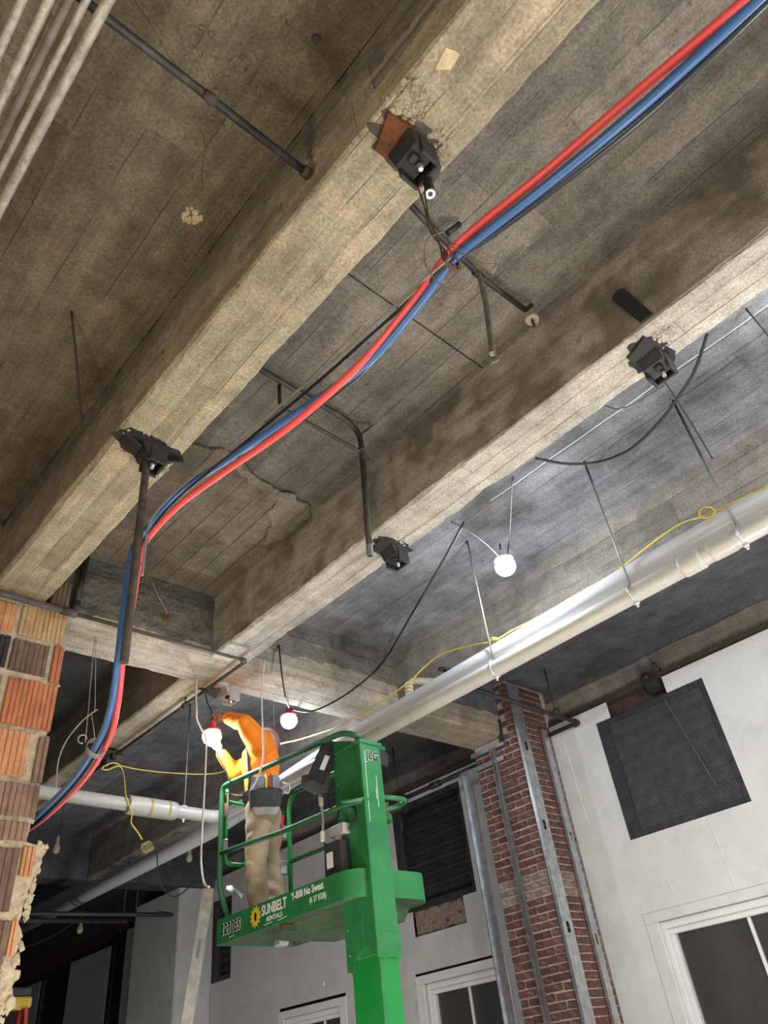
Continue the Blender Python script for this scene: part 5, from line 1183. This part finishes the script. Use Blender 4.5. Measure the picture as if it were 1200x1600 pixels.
J = dict(Ls=(3.195, 4.665, 3.80), Le=(3.045, 4.66, 3.945), Lw=(3.005, 4.86, 4.055), Lh=(2.965, 4.915, 4.085),
         Rs=(3.40, 4.90, 3.83), Re=(3.225, 5.06, 3.715), Rw=(3.055, 5.005, 3.835), Rh=(3.0, 4.965, 3.875),
         neck=(3.345, 4.84, 3.91), head=(3.49, 5.03, 4.00), chest=(3.295, 4.80, 3.74), waist=(3.30, 4.785, 3.52), pelv=(3.305, 4.785, 3.37),
         Lhip=(3.235, 4.725, 3.32), Rhip=(3.375, 4.83, 3.33), Lk=(3.225, 4.755, 2.95), Rk=(3.45, 4.90, 2.965), La=(3.235, 4.725, 2.62), Ra=(3.49, 4.86, 2.62))
J = {k: V(v) for k, v in J.items()}
body_h = [capsule(J['pelv'], J['waist'], .12, .115), capsule(J['waist'], J['chest'], .115, .135), capsule(J['Ls'], J['Rs'], .075, .075), capsule(J['chest'], J['neck'], .13, .07), capsule(J['neck'], J['head'], .05, .05),
          capsule(J['Ls'], J['Le'], .052, .042), capsule(J['Le'], J['Lw'], .042, .029), capsule(J['Rs'], J['Re'], .052, .042), capsule(J['Re'], J['Rw'], .042, .029),
          capsule(J['Lhip'], J['Lk'], .085, .055), capsule(J['Lk'], J['La'], .055, .038), capsule(J['Rhip'], J['Rk'], .085, .055), capsule(J['Rk'], J['Ra'], .055, .038)]
for a in ('La', 'Ra'): body_h.append(capsule(J[a] - UPV * .05, J[a] - UPV * .06 + FACE * .15, .038, .03))
# head, leaning forward and up towards the lamp
hu = (J['head'] - J['neck']).normalized(); hf = (V((-.45, .5, .55)) - hu * V((-.45, .5, .55)).dot(hu)).normalized(); hl = hu.cross(hf)
body_h += [ellip(J['head'] + hu * .02, .088, .072, .108, hf, hl, hu), capsule(J['head'] + hf * .085 - hu * .01, J['head'] + hf * .10 - hu * .03, .012, .016), capsule(J['head'] + hf * .06 - hu * .075, J['head'] + hf * .07 - hu * .085, .03, .022)]
for s in (-1, 1): body_h.append(ellip(J['head'] + hl * .074 * s - hu * .012, .02, .010, .03, hf, hl, hu))
# hands: palm, four curled fingers, thumb
def hand(w, h, grip, side):
    d = (h - w).normalized(); g = V(grip); g = (g - d * g.dot(d)).normalized(); s = d.cross(g) * side
    out = [capsule(w + d * .01, w + d * .05, .026, .03)]
    palm = w + d * .055
    out.append(ellip(palm, .04, .038, .016, d, s, g))
    for k, (o, L) in enumerate(((-.028, .032), (-.010, .037), (.009, .035), (.027, .027))):
        p0 = palm + d * .03 + s * o; p1 = p0 + d * L * .8 + g * L * .45; p2 = p1 + g * L * .8 + d * L * .1; p3 = p2 + g * L * .5 - d * L * .5
        out += [capsule(p0, p1, .0095, .009, 8), capsule(p1, p2, .009, .008, 8), capsule(p2, p3, .008, .0072, 8)]
    t0 = palm - d * .015 - s * .03; t1 = t0 - s * .022 + d * .022 + g * .012; t2 = t1 + d * .024 + g * .022 + s * .004
    out += [capsule(t0, t1, .012, .010, 8), capsule(t1, t2, .010, .0085, 8)]
    return out
body_h += hand(J['Lw'], J['Lh'], (-.2, .3, -1), 1)
body_h += hand(J['Rw'], J['Rh'], (-.3, -.2, .9), -1)
worker = fused('person', body_h, 'skin', None, .0052, 4)
tag(worker, 'worker in orange shirt and khaki trousers on the lift, both hands raised to a lamp', 'person')
worker['_w'] = (0, 0, 0)
def folds(amp, freq, axis):
    def f(p):
        q = p.dot(axis) * freq
        return amp * (noise.noise((p.x * 9 + q, p.y * 9 + q * .4, p.z * 9)) + .6 * math.sin(q * 2.4 + 3 * noise.noise((p.x * 7, p.y * 7, p.z * 7))) * max(0, noise.noise((p.x * 4, p.y * 4, p.z * 4 + 5)) + .35))
    return f
sh = [capsule(J['waist'] - UPV * .06, J['waist'] + UPV * .03, .125, .13), capsule(J['waist'], J['chest'], .13, .15), capsule(J['Ls'], J['Rs'], .098, .10), capsule(J['chest'], J['neck'] - UPV * .02, .15, .10), capsule(J['Ls'].lerp(J['neck'], .3), J['neck'].lerp(J['Rs'], .4) + UPV * .03, .10, .10),
      capsule(J['Ls'], J['Le'], .092, .068), capsule(J['Le'], J['Le'].lerp(J['Lw'], .86), .066, .048), capsule(J['Rs'], J['Re'], .078, .064), capsule(J['Re'], J['Re'].lerp(J['Rw'], .86), .062, .044)]
fused('shirt', sh, 'orange', worker, .0085, 5, folds(.0095, 24, V((.3, .3, .8))))
tr = [capsule(J['pelv'] - UPV * .02, J['waist'] - UPV * .03, .13, .125), capsule(J['Lhip'], J['Lk'], .105, .078), capsule(J['Lk'], J['La'] + UPV * .02, .078, .07), capsule(J['Rhip'], J['Rk'], .105, .08), capsule(J['Rk'], J['Ra'] + UPV * .02, .08, .072), capsule(J['Lhip'], J['Rhip'], .11, .11)]
fused('trousers', tr, 'khaki', worker, .009, 5, folds(.012, 20, V((.2, .2, .9))))
for a in ('La', 'Ra'): fused('boot', [capsule(J[a] - UPV * .055, J[a] + UPV * .03, .05, .048), capsule(J[a] - UPV * .055, J[a] - UPV * .062 + FACE * .17, .044, .038)], 'boot', worker, .008, 3)
# tool belt
wb = J['waist'] - UPV * .075
mb = MB().tube(ring_path(wb, LEFT, FACE, .138, 28), .012, 8); mb.v = [(x, y, wb.z + (z - wb.z) * 2.6) for x, y, z in mb.v]
belt = obj('tool_belt', mb, 'belt_black', worker, True)
bk = -FACE * .5 + LEFT * .85; bk.normalize(); bs = UPV.cross(bk)
def pouch(c, w, h, d, mat, nm, taper=.8):
    c = V(c); r = .018; pts = []
    for sx in (-1, -.4, .4, 1):
        for sz in (-1, 1):
            for sd in (-1, 1):
                q = c + bs * (sx * (w / 2 - r) * (taper if sz < 0 else 1)) + UPV * (sz * (h / 2 - r) - (.010 if sz < 0 and abs(sx) < .5 else 0)) + bk * (sd * (d / 2 - r) * (.75 if sz < 0 else 1) + (.016 if sd > 0 and abs(sx) < .5 else 0))
                pts += capsule(q, q + UPV * .0001, r, r, 8)
    ob = obj(nm, MB().hull(pts), mat, belt, True); return ob
pc = wb + bk * .172
pouch(pc + UPV * .045 - bk * .012, .22, .11, .06, 'belt_grey', 'pouch', 1.0)
pouch(pc - UPV * .07, .25, .14, .08, 'belt_black', 'pouch', .9)
pouch(pc - UPV * .150 - bk * .004, .21, .075, .075, 'grey_box', 'pouch', .85)
for k, (o_, mt) in enumerate(((.0, 'logo_yellow'), (.03, 'red'), (.055, 'hat_grey'))):
    obj('pencil', MB().tube([pc + bs * (o_) + bk * .040 + UPV * .0, pc + bs * o_ + bk * .034 + UPV * .105], .009, 8), mt, belt, True)
obj('hammer_loop', MB().tube(smooth_path([pc + bs * .125 + UPV * .05, pc + bs * .18 + UPV * .03, pc + bs * .17 - UPV * .03, pc + bs * .12 - UPV * .01], 4), .008, 6), 'steel', belt, True)
obj('strap_band', MB().tube(smooth_path([J['chest'] + LEFT * .145 + FACE * .05 + UPV * .06, J['waist'] + LEFT * .125 + FACE * .05, wb + LEFT * .13 + FACE * .05], 4), .014, 6), 'belt_black', belt, True)
obj('measuring_tape', MB().tube([J['Rhip'] - FACE * .02 - LEFT * .06 - FACE * .09 + UPV * .0, J['Rk'] - FACE * .075 + UPV * .12], .012, 6), 'red', belt, True)
# hard hat with red brim edge
hc = J['head'] + hu * .055
hat = obj('hard_hat', MB().lathe([(.125, -.002), (.118, .004), (.112, .03), (.10, .065), (.075, .095), (.04, .112), (.005, .117)], hc - hf * .01, 22, hu), 'hat_grey', worker, True)
obj('brim_edge', MB().tube(ring_path(hc - hf * .01, hf, hl, .126, 26), .006, 6), 'red', hat, True)
for s in (-1, 1):
    e = J['head'] + hf * .078 + hl * .03 * s + hu * .018
    obj('eye', MB().lathe([(.002, -.008), (.010, -.004), (.010, .004), (.002, .008)], e, 10, hf), 'lettering_white', worker, True)
obj('mouth', MB().obox(J['head'] + hf * .086 - hu * .058 - hl * .022, J['head'] + hf * .086 - hu * .058 + hl * .022, .008, .01, hu), 'red', worker)
obj('hair', MB().lathe([(.086, -.05), (.09, 0), (.085, .05)], J['head'] - hf * .012 + hu * .01, 16, hu), 'hair', worker, True)
